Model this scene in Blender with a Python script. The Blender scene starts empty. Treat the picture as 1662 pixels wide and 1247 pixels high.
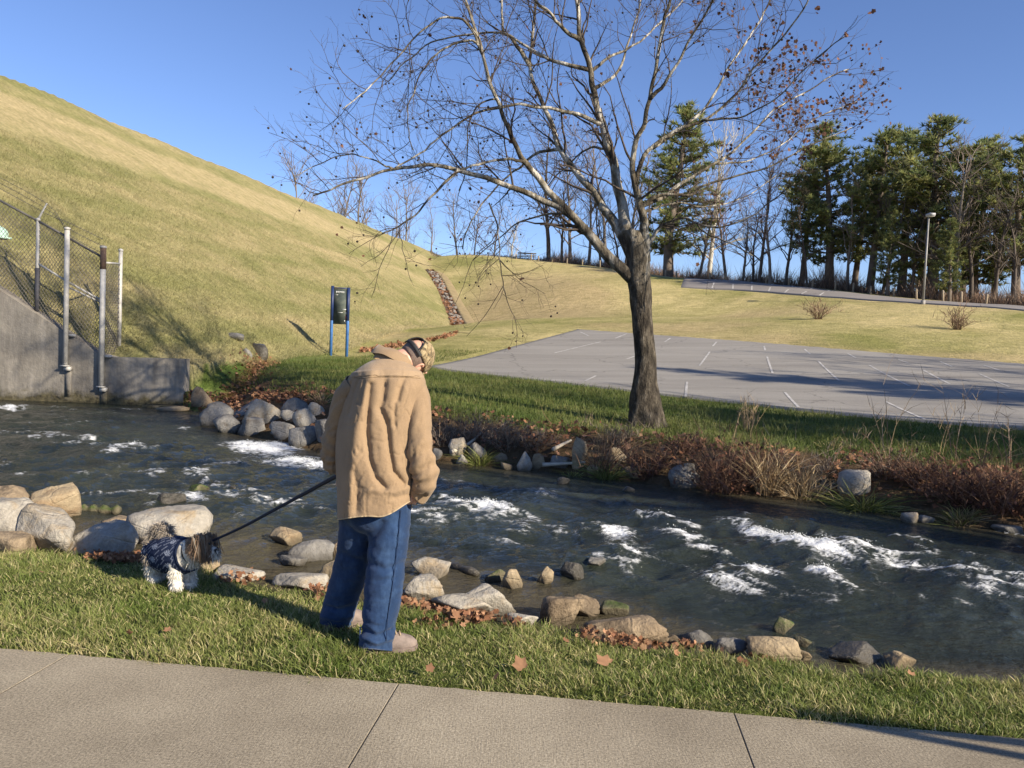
import bpy, math, random
import numpy as np
from mathutils import Vector, Matrix

SC = bpy.context.scene
COL = SC.collection
rng = np.random.default_rng(7)
random.seed(7)

# ------------------------------------------------------------------ camera
CAM_H = 1.6
PITCH = math.radians(2.8)       # looking slightly down
ROLL = math.radians(2.4)
F, CX, CY = 1305.0, 831.0, 623.5
CAM = np.array([0.0, 0.0, CAM_H])
_f = np.array([0, math.cos(PITCH), -math.sin(PITCH)])
_u0 = np.array([0, math.sin(PITCH), math.cos(PITCH)])
_r0 = np.array([1.0, 0, 0])
_r = _r0 * math.cos(ROLL) + _u0 * math.sin(ROLL)
_u = _u0 * math.cos(ROLL) - _r0 * math.sin(ROLL)
cam_data = bpy.data.cameras.new('camera')
cam = bpy.data.objects.new('camera', cam_data)
COL.objects.link(cam)
cam_data.sensor_width = 36.0
cam_data.lens = 36.0 * F / 1662.0
cam_data.clip_start = 0.05
cam_data.clip_end = 3000
cam.matrix_world = Matrix(((_r[0], _u[0], -_f[0], 0), (_r[1], _u[1], -_f[1], 0),
                           (_r[2], _u[2], -_f[2], CAM_H), (0, 0, 0, 1)))
SC.camera = cam

# ------------------------------------------------------------------ sky and sun
SUN_EL = math.radians(26)
SUN_DIR = np.array([math.cos(math.radians(-36)) * math.cos(SUN_EL),
                    math.sin(math.radians(-36)) * math.cos(SUN_EL), math.sin(SUN_EL)])   # towards the sun
world = bpy.data.worlds.new('World')
SC.world = world
world.use_nodes = True
wn = world.node_tree
wn.nodes.clear()
sky = wn.nodes.new('ShaderNodeTexSky')
sky.sky_type = 'NISHITA'
sky.sun_disc = False
sky.sun_elevation = SUN_EL
sky.sun_rotation = math.atan2(SUN_DIR[0], SUN_DIR[1])
sky.altitude = 600
sky.air_density = 1.0
sky.dust_density = 0.0
sky.ozone_density = 5.0
bg = wn.nodes.new('ShaderNodeBackground')
bg.inputs['Strength'].default_value = 0.094
wo = wn.nodes.new('ShaderNodeOutputWorld')
wb_ = wn.nodes.new('ShaderNodeMix'); wb_.data_type = 'RGBA'; wb_.blend_type = 'MULTIPLY'; wb_.inputs[0].default_value = 1.0
wb_.inputs[7].default_value = (0.98, 0.895, 1.0, 1)          # the camera's white balance: a slightly more violet blue
wn.links.new(sky.outputs['Color'], wb_.inputs[6])
wn.links.new(wb_.outputs[2], bg.inputs['Color'])
wn.links.new(bg.outputs['Background'], wo.inputs['Surface'])
sun_data = bpy.data.lights.new('sun', 'SUN')
sun_data.energy = 5.0
sun_data.angle = math.radians(0.53)
sun_data.color = (1.0, 0.89, 0.72)
sun = bpy.data.objects.new('sun', sun_data)
COL.objects.link(sun)
sun.rotation_euler = Vector(SUN_DIR).to_track_quat('Z', 'Y').to_euler()
SC.view_settings.view_transform = 'Standard'
SC.view_settings.look = 'None'
SC.view_settings.exposure = 0.86
SC.view_settings.gamma = 1.0
SC.view_settings.use_curve_mapping = False

# ------------------------------------------------------------------ helpers
def ray(px, py):
    d = _f + (px - CX) / F * _r - (py - CY) / F * _u
    return d

def P(px, py, D):
    d = ray(px, py)
    return CAM + d * (D / d[1])

def Pz(px, py, z):
    d = ray(px, py)
    return CAM + d * ((z - CAM_H) / d[2])

def pix(p):
    v = np.asarray(p, float) - CAM
    w = v @ _f
    return CX + F * (v @ _r) / w, CY - F * (v @ _u) / w

_perm = np.random.default_rng(11).permutation(512)
_perm = np.concatenate([_perm, _perm, _perm])
_gang = np.random.default_rng(12).random(512) * 2 * np.pi
_gx, _gy = np.cos(_gang), np.sin(_gang)

def perlin(x, y, seed=0):
    x = np.asarray(x, float) + seed * 17.31
    y = np.asarray(y, float) + seed * 9.73
    xi = np.floor(x).astype(int); yi = np.floor(y).astype(int)
    xf = x - xi; yf = y - yi
    xi &= 511; yi &= 511
    u = xf * xf * xf * (xf * (xf * 6 - 15) + 10)
    v = yf * yf * yf * (yf * (yf * 6 - 15) + 10)
    def g(ix, iy, dx, dy):
        h = _perm[(_perm[ix & 511] + iy) & 511]
        return _gx[h] * dx + _gy[h] * dy
    a = g(xi, yi, xf, yf); b = g(xi + 1, yi, xf - 1, yf)
    c = g(xi, yi + 1, xf, yf - 1); d = g(xi + 1, yi + 1, xf - 1, yf - 1)
    return 1.5 * ((a * (1 - u) + b * u) * (1 - v) + (c * (1 - u) + d * u) * v)

def fbm(x, y, octv=4, seed=0, gain=0.5):
    s = 0; a = 1.0; t = 0
    for i in range(octv):
        s = s + a * perlin(x * 2 ** i, y * 2 ** i, seed + i * 3)
        t += a; a *= gain
    return s / t

def sstep(a, b, x):
    t = np.clip((np.asarray(x, float) - a) / (b - a), 0, 1)
    return t * t * (3 - 2 * t)

def mesh(name, verts, faces, mat=None, parent=None, smooth=False, cols=None, top=None):
    """one mesh object from numpy arrays; faces (n,3), (n,4) or a list of arrays/tuples"""
    me = bpy.data.meshes.new(name)
    verts = np.asarray(verts, np.float32)
    if isinstance(faces, np.ndarray):
        faces = [faces]
    if len(faces) and not isinstance(faces[0], np.ndarray):
        me.from_pydata([tuple(map(float, v)) for v in verts], [], [tuple(map(int, f)) for f in faces])
    else:
        faces = [f for f in faces if len(f)]
        nl = sum(f.size for f in faces); npoly = sum(len(f) for f in faces)
        me.vertices.add(len(verts)); me.vertices.foreach_set('co', verts.ravel())
        me.loops.add(nl)
        me.loops.foreach_set('vertex_index', np.concatenate([f.ravel() for f in faces]).astype(np.int32))
        me.polygons.add(npoly)
        tot = np.concatenate([np.full(len(f), f.shape[1]) for f in faces])
        st = np.concatenate([[0], np.cumsum(tot)[:-1]])
        me.polygons.foreach_set('loop_start', st.astype(np.int32))
        me.update(calc_edges=True)
    if smooth:
        me.polygons.foreach_set('use_smooth', np.ones(len(me.polygons), bool))
    if cols is not None:
        for an, c in (cols.items() if isinstance(cols, dict) else [('col', cols)]):
            c = np.asarray(c, np.float32)
            if c.ndim == 1:
                at = me.attributes.new(an, 'FLOAT', 'POINT'); at.data.foreach_set('value', c)
            else:
                if c.shape[1] == 3:
                    c = np.concatenate([c, np.ones((len(c), 1), np.float32)], 1)
                at = me.attributes.new(an, 'FLOAT_COLOR', 'POINT'); at.data.foreach_set('color', c.ravel())
    if mat is not None:
        me.materials.append(mat)
    me.validate()
    o = bpy.data.objects.new(name, me)
    COL.objects.link(o)
    if parent is not None:
        put(o, parent)
    return o

def put(o, parent):
    o.parent = parent
    bpy_m = Matrix.LocRotScale(parent.location, parent.rotation_euler, parent.scale)
    if parent.parent is not None:
        q = parent.parent
        bpy_m = Matrix.LocRotScale(q.location, q.rotation_euler, q.scale) @ parent.matrix_parent_inverse @ bpy_m
    o.matrix_parent_inverse = bpy_m.inverted()

def tag(o, label, cat, group=None, kind=None):
    o['label'] = label
    o['category'] = cat
    if group: o['group'] = group
    if kind: o['kind'] = kind
    return o

def struct(o):
    o['kind'] = 'structure'
    return o

def empty(name, loc, label, cat, group=None):
    e = bpy.data.objects.new(name, None)
    COL.objects.link(e)
    e.location = tuple(map(float, loc))
    e.empty_display_size = 0.2
    return tag(e, label, cat, group)

class MB:
    """collects pieces into one mesh"""
    def __init__(s):
        s.v = []; s.q = []; s.t = []; s.c = []; s.n = 0
    def add(s, v, q=None, t=None, c=None):
        v = np.asarray(v, float)
        s.v.append(v)
        if q is not None and len(q): s.q.append(np.asarray(q, int) + s.n)
        if t is not None and len(t): s.t.append(np.asarray(t, int) + s.n)
        if c is not None:
            c = np.asarray(c, float)
            if c.ndim == 1: c = np.repeat(c[None], len(v), 0)
            s.c.append(c)
        s.n += len(v)
        return s
    def tube(s, pts, rad, n=6, c=None, cap=True):
        v, q, t = tube(pts, rad, n, cap)
        return s.add(v, q, t, c)
    def box(s, ctr, size, R=None, c=None):
        v, q = boxv(size)
        if R is not None: v = v @ np.asarray(R).T
        return s.add(v + np.asarray(ctr), q, None, c)
    def obj(s, name, mat, parent=None, smooth=False):
        fs = []
        if s.q: fs.append(np.concatenate(s.q))
        if s.t: fs.append(np.concatenate(s.t))
        return mesh(name, np.concatenate(s.v), fs, mat, parent, smooth,
                    np.concatenate(s.c) if s.c else None)

def boxv(size):
    a, b, c = [x / 2 for x in size]
    v = np.array([[-a, -b, -c], [a, -b, -c], [a, b, -c], [-a, b, -c], [-a, -b, c], [a, -b, c], [a, b, c], [-a, b, c]])
    q = np.array([[0, 3, 2, 1], [4, 5, 6, 7], [0, 1, 5, 4], [1, 2, 6, 5], [2, 3, 7, 6], [3, 0, 4, 7]])
    return v, q

def tube(pts, rad, n=6, cap=True):
    pts = np.asarray(pts, float); m = len(pts)
    rad = np.broadcast_to(np.asarray(rad, float), (m,))
    tg = np.gradient(pts, axis=0)
    tg /= np.linalg.norm(tg, axis=1)[:, None] + 1e-12
    ref = np.array([0, 0, 1.0]) if abs(tg[:, 2]).mean() < 0.8 else np.array([1.0, 0, 0])
    a = np.cross(tg, ref); a /= np.linalg.norm(a, axis=1)[:, None] + 1e-12
    b = np.cross(tg, a)
    th = np.arange(n) * 2 * np.pi / n
    v = pts[:, None] + rad[:, None, None] * (a[:, None] * np.cos(th)[None, :, None] + b[:, None] * np.sin(th)[None, :, None])
    v = v.reshape(-1, 3)
    i = np.arange(m - 1)[:, None] * n; j = np.arange(n)[None]; k = (j + 1) % n
    q = np.stack([i + j, i + n + j, i + n + k, i + k], -1).reshape(-1, 4)
    t = []
    if cap and n > 3:
        v = np.concatenate([v, pts[:1], pts[-1:]])
        e = (m - 1) * n
        t = [[m * n, jj, (jj + 1) % n] for jj in range(n)] + [[m * n + 1, e + (jj + 1) % n, e + jj] for jj in range(n)]
    return v, q, np.array(t, int).reshape(-1, 3)

def gridq(nr, nc, wrap=False):
    i = np.arange(nr - 1)[:, None]
    j = np.arange(nc if wrap else nc - 1)[None]
    k = (j + 1) % nc
    return np.stack([i * nc + j, i * nc + k, (i + 1) * nc + k, (i + 1) * nc + j], -1).reshape(-1, 4)

def smooth_path(pts, n):
    """Catmull-Rom resample to n points"""
    pts = np.asarray(pts, float)
    e = np.concatenate([2 * pts[:1] - pts[1:2], pts, 2 * pts[-1:] - pts[-2:-1]])
    t = np.linspace(0, len(pts) - 1 - 1e-9, n)
    i = t.astype(int); f = (t - i)[:, None]
    p0, p1, p2, p3 = e[i], e[i + 1], e[i + 2], e[i + 3]
    return 0.5 * (2 * p1 + (p2 - p0) * f + (2 * p0 - 5 * p1 + 4 * p2 - p3) * f ** 2 + (3 * p1 - p0 - 3 * p2 + p3) * f ** 3)

def poly_dist(x, y, poly):
    """signed distance to an open polyline; positive on its left side"""
    x = np.asarray(x, float); y = np.asarray(y, float)
    best = np.full(x.shape, 1e9); sg = np.ones(x.shape)
    for (ax, ay), (bx, by) in zip(poly[:-1], poly[1:]):
        dx, dy = bx - ax, by - ay
        L = dx * dx + dy * dy
        t = np.clip(((x - ax) * dx + (y - ay) * dy) / L, 0, 1)
        d = np.hypot(x - ax - t * dx, y - ay - t * dy)
        cr = dx * (y - ay) - dy * (x - ax)
        m = d < best - 1e-9
        best = np.where(m, d, best); sg = np.where(m, np.sign(cr), sg)
    return best * sg

# ------------------------------------------------------------------ materials
def s2l(r, g, b):
    f = lambda c: (c / 255 / 12.92) if c / 255 <= 0.04045 else ((c / 255 + 0.055) / 1.055) ** 2.4
    return (f(r), f(g), f(b))

class NT:
    def __init__(s, name):
        s.m = bpy.data.materials.new(name); s.m.use_nodes = True
        s.t = s.m.node_tree; s.t.nodes.clear()
        s.out = s.t.nodes.new('ShaderNodeOutputMaterial')
    def n(s, typ, **kw):
        nd = s.t.nodes.new(typ)
        for k, v in kw.items():
            if k.startswith('i_'): nd.inputs[k[2:].replace('_', ' ')].default_value = v
            else: setattr(nd, k, v)
        return nd
    def l(s, a, b): s.t.links.new(a, b)
    def bsdf(s, **kw):
        b = s.n('ShaderNodeBsdfPrincipled')
        for k, v in kw.items(): b.inputs[k.replace('_', ' ')].default_value = v
        s.l(b.outputs[0], s.out.inputs['Surface'])
        s.b = b
        return b
    def noise(s, scale, detail=4, rough=0.55, coord=None, dist=0):
        nd = s.n('ShaderNodeTexNoise'); nd.inputs['Scale'].default_value = scale
        nd.inputs['Detail'].default_value = detail; nd.inputs['Roughness'].default_value = rough
        nd.inputs['Distortion'].default_value = dist
        if coord is not None: s.l(coord, nd.inputs['Vector'])
        return nd.outputs['Fac']
    def ramp(s, fac, stops):
        r = s.n('ShaderNodeValToRGB'); el = r.color_ramp.elements
        while len(el) < len(stops): el.new(0.5)
        for e, (p, c) in zip(el, stops):
            e.position = p; e.color = (*c, 1) if len(c) == 3 else c
        s.l(fac, r.inputs[0]); return r.outputs[0]
    def mix(s, fac, a, b, mode='MIX'):
        m = s.n('ShaderNodeMix'); m.data_type = 'RGBA'; m.blend_type = mode
        for sock, v in ((m.inputs[0], fac), (m.inputs[6], a), (m.inputs[7], b)):
            if isinstance(v, (int, float)): sock.default_value = v
            elif isinstance(v, tuple): sock.default_value = (*v, 1) if len(v) == 3 else v
            else: s.l(v, sock)
        return m.outputs[2]
    def math(s, op, a, b=None, clamp=False):
        m = s.n('ShaderNodeMath'); m.operation = op; m.use_clamp = clamp
        for sock, v in ((m.inputs[0], a), (m.inputs[1], b)):
            if v is None: continue
            if isinstance(v, (int, float)): sock.default_value = v
            else: s.l(v, sock)
        return m.outputs[0]
    def mapr(s, v, a, b, c=0.0, d=1.0):
        m = s.n('ShaderNodeMapRange')
        s.l(v, m.inputs[0])
        for i, x in enumerate((a, b, c, d)): m.inputs[i + 1].default_value = x
        return m.outputs[0]
    def bump(s, h, strength=0.4, dist=0.02):
        b = s.n('ShaderNodeBump'); b.inputs['Strength'].default_value = strength
        b.inputs['Distance'].default_value = dist
        s.l(h, b.inputs['Height']); s.l(b.outputs[0], s.b.inputs['Normal'])
    def obj(s): return s.n('ShaderNodeTexCoord').outputs['Object']
    def pos(s): return s.n('ShaderNodeNewGeometry').outputs['Position']
    def attr(s, name): return s.n('ShaderNodeAttribute', attribute_name=name).outputs['Color']
    def attrf(s, name): return s.n('ShaderNodeAttribute', attribute_name=name).outputs['Fac']
    def map(s, vec, scale=(1, 1, 1), rot=(0, 0, 0)):
        m = s.n('ShaderNodeMapping'); s.l(vec, m.inputs[0])
        m.inputs['Scale'].default_value = scale; m.inputs['Rotation'].default_value = rot
        return m.outputs[0]

def simple_mat(name, col, rough=0.8, var=0.25, scale=8, bump=0.2, metal=0.0, bdist=0.01, spec=0.5):
    t = NT(name); t.bsdf(Roughness=rough, Metallic=metal)
    t.b.inputs['Specular IOR Level'].default_value = spec
    n = t.noise(scale, 5, 0.6, t.pos())
    c = t.ramp(n, [(0.25, tuple(x * (1 - var) for x in col)), (0.75, tuple(min(1, x * (1 + var)) for x in col))])
    t.l(c, t.b.inputs['Base Color'])
    if bump: t.bump(t.noise(scale * 5, 4, 0.6, t.pos()), bump, bdist)
    return t.m

def attr_mat(name, rough=0.8, var=0.15, scale=6, spec=0.3, trans=0.0):
    t = NT(name); t.bsdf(Roughness=rough)
    t.b.inputs['Specular IOR Level'].default_value = spec
    n = t.noise(scale, 3, 0.6, t.pos())
    c = t.mix(1.0, t.attr('col'), t.ramp(n, [(0.2, (1 - var,) * 3), (0.8, (1 + var,) * 3)]), 'MULTIPLY')
    t.l(c, t.b.inputs['Base Color'])
    if trans:
        tr = t.n('ShaderNodeBsdfTranslucent'); t.l(c, tr.inputs[0])
        ms = t.n('ShaderNodeMixShader'); ms.inputs[0].default_value = trans
        t.l(t.b.outputs[0], ms.inputs[1]); t.l(tr.outputs[0], ms.inputs[2]); t.l(ms.outputs[0], t.out.inputs['Surface'])
    return t.m
# ================================================================== land form
WATER_Z = -0.35
# --- control points (pixel, pixel, distance) of the far meadow, lot and bank
_ctl = [(560,640,16.5),(700,660,15.5),(850,685,15),(1048,690,15.5),(1200,710,14.5),(1400,735,13),(1600,750,12.3),(1700,757,12),
        (704,603,27),(844,616,24.5),(1001,633,22.2),(1200,654,19.8),(1303,666,18.75),(1472,681,17.27),(1662,698,15.5),
        (690,592,28),(810,560,35),(930,535,42),(1050,544,39),(1180,553,36.3),(1420,573,32.1),(1662,592,28.8),
        (1330,518,45),(1553,535,40),(1200,510,55),(1662,545,38),
        (1100,467,70),(1210,473,66),(1300,480,61),(1400,487,57),(1520,495,53),(1662,505,49),
        (1108,452,80),(1200,457,76),(1310,468,68),(1400,479,62),(1500,489,57),(1662,499,52),
        (850,422,95),(930,429,92),(1000,437,89),(1060,446,85),(760,414,102),
        (900,470,68),(800,520,52),(1000,500,60),(775,480,72),(742,537,58),(700,447,83),(640,556,37),(560,572,33),
        (450,640,17),(550,620,20),(620,600,24),(420,590,23),(345,632,18.5),(480,600,23)]
_cp = np.array([P(*c) for c in _ctl])
_extra = np.array([(-15,30,.4),(-25,45,.8),(-30,70,3),(-18,80,6),(-20,110,11),(-10,130,10),(10,120,10.5),(40,110,7),(30,90,7.5),
                   (60,60,3),(60,30,1.2),(35,12,.5),(30,25,1.4),(20,5,.3),(-20,18,0),(-40,20,0),(80,100,4),(0,200,6),(90,200,3),(-80,200,6),(-60,100,6),(110,20,1)])
_cp = np.concatenate([_cp, _extra])

def _tps_fit(c, lam=0.02):
    n = len(c)
    d = np.hypot(c[:, None, 0] - c[None, :, 0], c[:, None, 1] - c[None, :, 1]) / 10
    K = np.where(d > 0, d * d * np.log(d + 1e-12), 0) + lam * np.eye(n)
    A = np.zeros((n + 3, n + 3)); A[:n, :n] = K
    A[:n, n] = 1; A[:n, n + 1:] = c[:, :2] / 10
    A[n, :n] = 1; A[n + 1:, :n] = (c[:, :2] / 10).T
    return np.linalg.solve(A, np.concatenate([c[:, 2], [0, 0, 0]]))
_tw = _tps_fit(_cp)

def tps(x, y):
    x = np.asarray(x, float); y = np.asarray(y, float)
    z = _tw[len(_cp)] + _tw[len(_cp) + 1] * x / 10 + _tw[len(_cp) + 2] * y / 10
    for (cx, cy, _), w in zip(_cp, _tw):
        d2 = ((x - cx) ** 2 + (y - cy) ** 2) / 100 + 1e-12
        z = z + w * 0.5 * d2 * np.log(d2)
    return z

WALL_Y = 20.55
def wall_top(x):      # top of the concrete outlet wall
    return np.interp(x, [-26, P(0,471,WALL_Y)[0], P(99,536,WALL_Y)[0], P(160,574,WALL_Y)[0], P(182,580,WALL_Y)[0], P(298,583,WALL_Y)[0]],
                     [9.5, P(0,471,WALL_Y)[2], P(99,536,WALL_Y)[2], P(160,574,WALL_Y)[2], P(182,580,WALL_Y)[2], P(298,583,WALL_Y)[2]])
WALL_X1 = P(298,583,WALL_Y)[0]

def dam(x, y):
    s = (x + 25.5) * 0.981 - (y - 40) * 0.196
    z = 13.7 - 0.65 * s
    z = np.where(s < 0, 13.7 - 0.02 * s, z)
    z = np.where(s < -5, 13.8 + 0.5 * (s + 5), z)
    cap = wall_top(x) - 0.12 + 0.72 * np.maximum(0, y - WALL_Y - 0.4) + 3.0 * np.maximum(0, x - WALL_X1 - 0.2)
    return np.minimum(z, cap)

FAR_W = np.array([Pz(px, py, WATER_Z)[:2] for px, py in
        [(300,662),(335,676),(372,700),(450,717),(520,735),(600,743),(700,749),(850,764),(950,771),(1050,784),(1200,803),(1320,812),(1400,822),(1500,842),(1600,858),(1662,866),(1900,905)]])
FAR_W = np.concatenate([[[-40, WALL_Y - 0.02], [WALL_X1 - .3, WALL_Y - 0.02]], FAR_W, [[30, -6]]])
EDGE = np.array([Pz(px, py, 0.0)[:2] for px, py in
        [(-400,868),(-150,880),(0,890),(100,897),(200,908),(330,930),(450,950),(560,972),(650,990),(750,1000),(850,1016),(950,1030),(1080,1052),(1200,1068),(1330,1080),(1450,1088),(1560,1090),(1662,1098),(1900,1118)]])
EDGE = np.concatenate([[[-30, 9.0]], EDGE, [[18, 1.5], [30, -8]]])
WALKA, WALKB = Pz(0, 1052, 0.0)[:2], Pz(1662, 1199, 0.0)[:2]
_wd = (WALKB - WALKA) / np.linalg.norm(WALKB - WALKA)      # along the walk
_wn = np.array([-_wd[1], _wd[0]])                          # towards the river
DITCH = np.array([P(px, py, D)[:2] for px, py, D in [(436,572,26.5),(412,590,24),(385,608,21.5),(362,632,19.2),(348,655,17.6)]])

def zfun(x, y):
    x = np.asarray(x, float); y = np.asarray(y, float)
    # far land
    a = tps(x, y); b = dam(x, y)
    k = 0.5
    h = np.clip(0.5 + 0.5 * (a - b) / k, 0, 1)
    zf = b * (1 - h) + a * h + k * h * (1 - h)
    t = poly_dist(x, y, FAR_W)
    t = t + 0.25 * perlin(x * 0.9, y * 0.9, 3)
    bank = WATER_Z + np.where(t > 0, 0.05 + 0.34 * t, 0.45 * t)
    bank = np.where((x < WALL_X1) & (y > WALL_Y), 99, bank)
    k = 0.3
    h = np.clip(0.5 + 0.5 * (bank - zf) / k, 0, 1)
    zf = bank * (1 - h) + zf * h - k * h * (1 - h)
    dd = np.abs(poly_dist(x, y, DITCH))
    zf = zf - 0.30 * np.exp(-(dd / 0.45) ** 2)
    zf = np.maximum(zf, -0.85)
    # near bank
    s = poly_dist(x, y, EDGE) + 0.06 * perlin(x * 1.7, y * 1.7, 8)
    w = np.interp(x, [-4, -1.5, 0.5, 2.0], [1.25, 1.3, 1.1, 0.55])
    zn = -0.04 * sstep(-0.5, 0, s) - 0.31 * sstep(-0.05, 1.0, s / w) - 0.5 * sstep(1.0, 3.2, s / w)
    zn = zn + 0.015 * perlin(x * 2.3, y * 2.3, 5) * sstep(-1.2, -0.2, s)
    e = (x - WALKA[0]) * _wn[0] + (y - WALKA[1]) * _wn[1]
    zn = zn - 0.05 * sstep(0.03, -0.02, e)
    zn = np.where(s > 4 * w + 1, -0.85, zn)
    far = t > -3.0
    zf = np.where((x < WALL_X1 - 0.05) & (y < WALL_Y + 0.22) & (y > 10), -0.85, zf)
    return np.where(far, np.maximum(zf, np.where(s > 3, -0.85, zn)), np.maximum(zn, -0.85))

_gd = np.exp(np.linspace(math.log(2.0), math.log(160), 110))
def G(px, py, dz=0.0):
    """the point of the land seen at a pixel"""
    d = ray(px, py); d = d / d[1]
    def first(gd):
        pts = CAM + d * gd[:, None]
        df = pts[:, 2] - zfun(pts[:, 0], pts[:, 1]) - dz
        i = np.where(df < 0)[0]
        return (None, df) if len(i) == 0 else (max(1, i[0]), df)
    i, df = first(_gd)
    if i is None: return CAM + d * _gd[-1]
    gd = np.linspace(_gd[i - 1], _gd[i], 14)
    i, df = first(gd)
    if i is None: return CAM + d * gd[-1]
    f = df[i - 1] / (df[i - 1] - df[i] + 1e-12)
    return CAM + d * (gd[i - 1] + f * (gd[i] - gd[i - 1]))
def zf1(x, y): return float(zfun(np.array([x]), np.array([y]))[0])

# --- colours of the land, by what grows there
def land_colour(x, y, z):
    n1 = fbm(x * 0.09, y * 0.09, 4, 1); n2 = fbm(x * 0.5, y * 0.5, 4, 2); n3 = fbm(x * 2.3, y * 2.3, 3, 4)
    green = np.array([0.25, 0.24, 0.082]); straw = np.array([0.50, 0.41, 0.205]); lush = np.array([0.085, 0.125, 0.028]); brown = np.array([0.42, 0.32, 0.18])
    c = np.zeros(x.shape + (3,))
    # meadow
    lon = fbm((x + 0.876 * y) * 0.03, (y * 0.7 - x * .6) * 0.16, 3, 21)
    k = np.clip(0.5 + 1.1 * n1 + 0.55 * n2 + 0.8 * lon, 0, 1)[..., None]
    c[:] = green * (1 - k) + straw * k
    kb = np.clip(sstep(0.0, 0.5, fbm(x * 0.07 + 3, y * 0.07, 3, 31)) * 0.8 + sstep(-6, -1, x) * sstep(12, 2, x) * sstep(48, 58, y) * sstep(88, 70, y), 0, 0.85)[..., None]
    c = c * (1 - kb) + brown * kb
    # dam face, banded along the slope
    s = (x + 25.5) * 0.981 - (y - 40) * 0.196
    al = (x + 25.5) * 0.196 + (y - 40) * 0.981
    ondam = (dam(x, y) > tps(x, y) - 0.1) & (y > 15)
    sw = s + 0.9 * perlin(al * 0.05, s * 0.1, 41)
    tan_ = sstep(2.2, 3.2, sw) * sstep(7.2, 5.6, sw) + 0.75 * sstep(9.0, 9.8, sw) * sstep(11.5, 10.4, sw) * sstep(4, 18, al)
    tan_ = tan_ + 0.7 * sstep(15.5, 18.5, sw) * sstep(-6, 10, al) + 0.35 * sstep(1.2, 0.2, sw)
    st = fbm(al * 0.09, s * 0.9, 4, 43) + 0.6 * n2
    kd = np.clip(0.30 + 0.62 * tan_ + 0.75 * st, 0, 1)[..., None]
    dg = np.array([0.218, 0.208, 0.088]); dt = np.array([0.385, 0.312, 0.178])
    c = np.where(ondam[..., None], dg * (1 - kd) + dt * kd, c)
    # green grass along the far bank and round the lot
    t = poly_dist(x, y, FAR_W)
    lotd = poly_dist(x, y, np.array([P(704,603,27)[:2], P(1662,698,15.5)[:2]]))
    kl = (sstep(3.0, -0.4, lotd) * (~ondam) * np.clip(0.85 + 0.5 * n2, 0, 1))[..., None]
    c = c * (1 - kl) + (lush * (1 + 0.35 * n3[..., None])) * kl
    # brushy bank: soil, dead leaves
    soil = np.array([0.10, 0.066, 0.038])
    ks = (sstep(2.9, 1.7, t + 0.8 * n2) * sstep(-3, -1, t) * (x > -7.6))[..., None]
    c = c * (1 - ks) + soil * (1 + 0.6 * n3[..., None]) * ks
    dd = np.abs(poly_dist(x, y, DITCH))
    kd = (sstep(0.55, 0.15, dd + 0.3 * n2) * .8)[..., None]
    c = c * (1 - kd) + np.array([0.15, 0.075, 0.035]) * (1 + 0.6 * n3[..., None]) * kd
    # near side
    sn = poly_dist(x, y, EDGE)
    near = (sn < 6) & (t < -1.2)
    kn = sstep(-0.15, 0.25, sn + 0.15 * n3)[..., None]
    turf = np.array([0.07, 0.085, 0.022]) * (1 + 0.4 * n3[..., None])
    mud = np.array([0.085, 0.07, 0.045]) * (1 + 0.5 * n3[..., None])
    c = np.where(near[..., None], turf * (1 - kn) + mud * kn, c)
    c = np.where((z < WATER_Z - 0.05)[..., None], np.array([0.07, 0.062, 0.042]), c)
    return np.clip(c, 0.005, 1)

def _land_mat():
    t = NT('land'); t.bsdf(Roughness=0.95)
    t.b.inputs['Specular IOR Level'].default_value = 0.1
    p = t.pos()
    fine = t.noise(9, 5, 0.7, p); mid = t.noise(1.6, 5, 0.65, p)
    st = t.noise(2.0, 4, 0.7, t.map(p, (0.5, 3.0, 1.2), (0, 0, 0.35)))
    c = t.mix(1.0, t.attr('col'), t.ramp(fine, [(0.25, (0.55, 0.58, 0.5)), (0.72, (1.35, 1.32, 1.3))]), 'MULTIPLY')
    c = t.mix(1.0, c, t.ramp(mid, [(0.25, (0.72, 0.76, 0.68)), (0.75, (1.22, 1.2, 1.25))]), 'MULTIPLY')
    c = t.mix(1.0, c, t.ramp(st, [(0.28, (0.78, 0.8, 0.78)), (0.7, (1.18, 1.16, 1.15))]), 'MULTIPLY')
    t.l(c, t.b.inputs['Base Color'])
    t.bump(t.math('ADD', fine, t.math('MULTIPLY', mid, 1.2)), 0.9, 0.10)
    return t.m
A0 = P(690,596,28)[:2]; A1 = P(1662,698,15.5)[:2]; A1 = A0 + (A1 - A0) * 1.9
B0 = P(930,535,42)[:2]; B1 = P(1662,592,28.8)[:2]; B1 = B0 + (B1 - B0) * 1.9
M_LAND = _land_mat()

_ys = np.exp(np.linspace(math.log(1.0), math.log(330), 400))
_us = np.sinh(np.linspace(-1, 1, 600) * 1.75) / math.sinh(1.75) * 2.3
_Y, _U = np.meshgrid(_ys, _us, indexing='ij')
_X = _U * _Y
_Z = zfun(_X, _Y)
far = sstep(14, 22, _Y)
_lq = np.array([A0, A1, B1, B0])
_in = np.ones(_X.shape, bool)
for _i in range(4):
    _a, _b = _lq[_i], _lq[(_i + 1) % 4]
    _in &= ((_b[0] - _a[0]) * (_Y - _a[1]) - (_b[1] - _a[1]) * (_X - _a[0])) > -0.3
_Z = _Z + far * np.where(_in, -0.03, 0.05 * fbm(_X * 0.35, _Y * 0.35, 3, 51) + 0.22 * fbm(_X * 0.11, _Y * 0.11, 3, 52) * sstep(7, 12, _Z) * sstep(-4, -10, _X))
_GZ, _GLY, _GN = _Z.copy(), math.log(330), _Z.shape
_zexact = zfun
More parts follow.
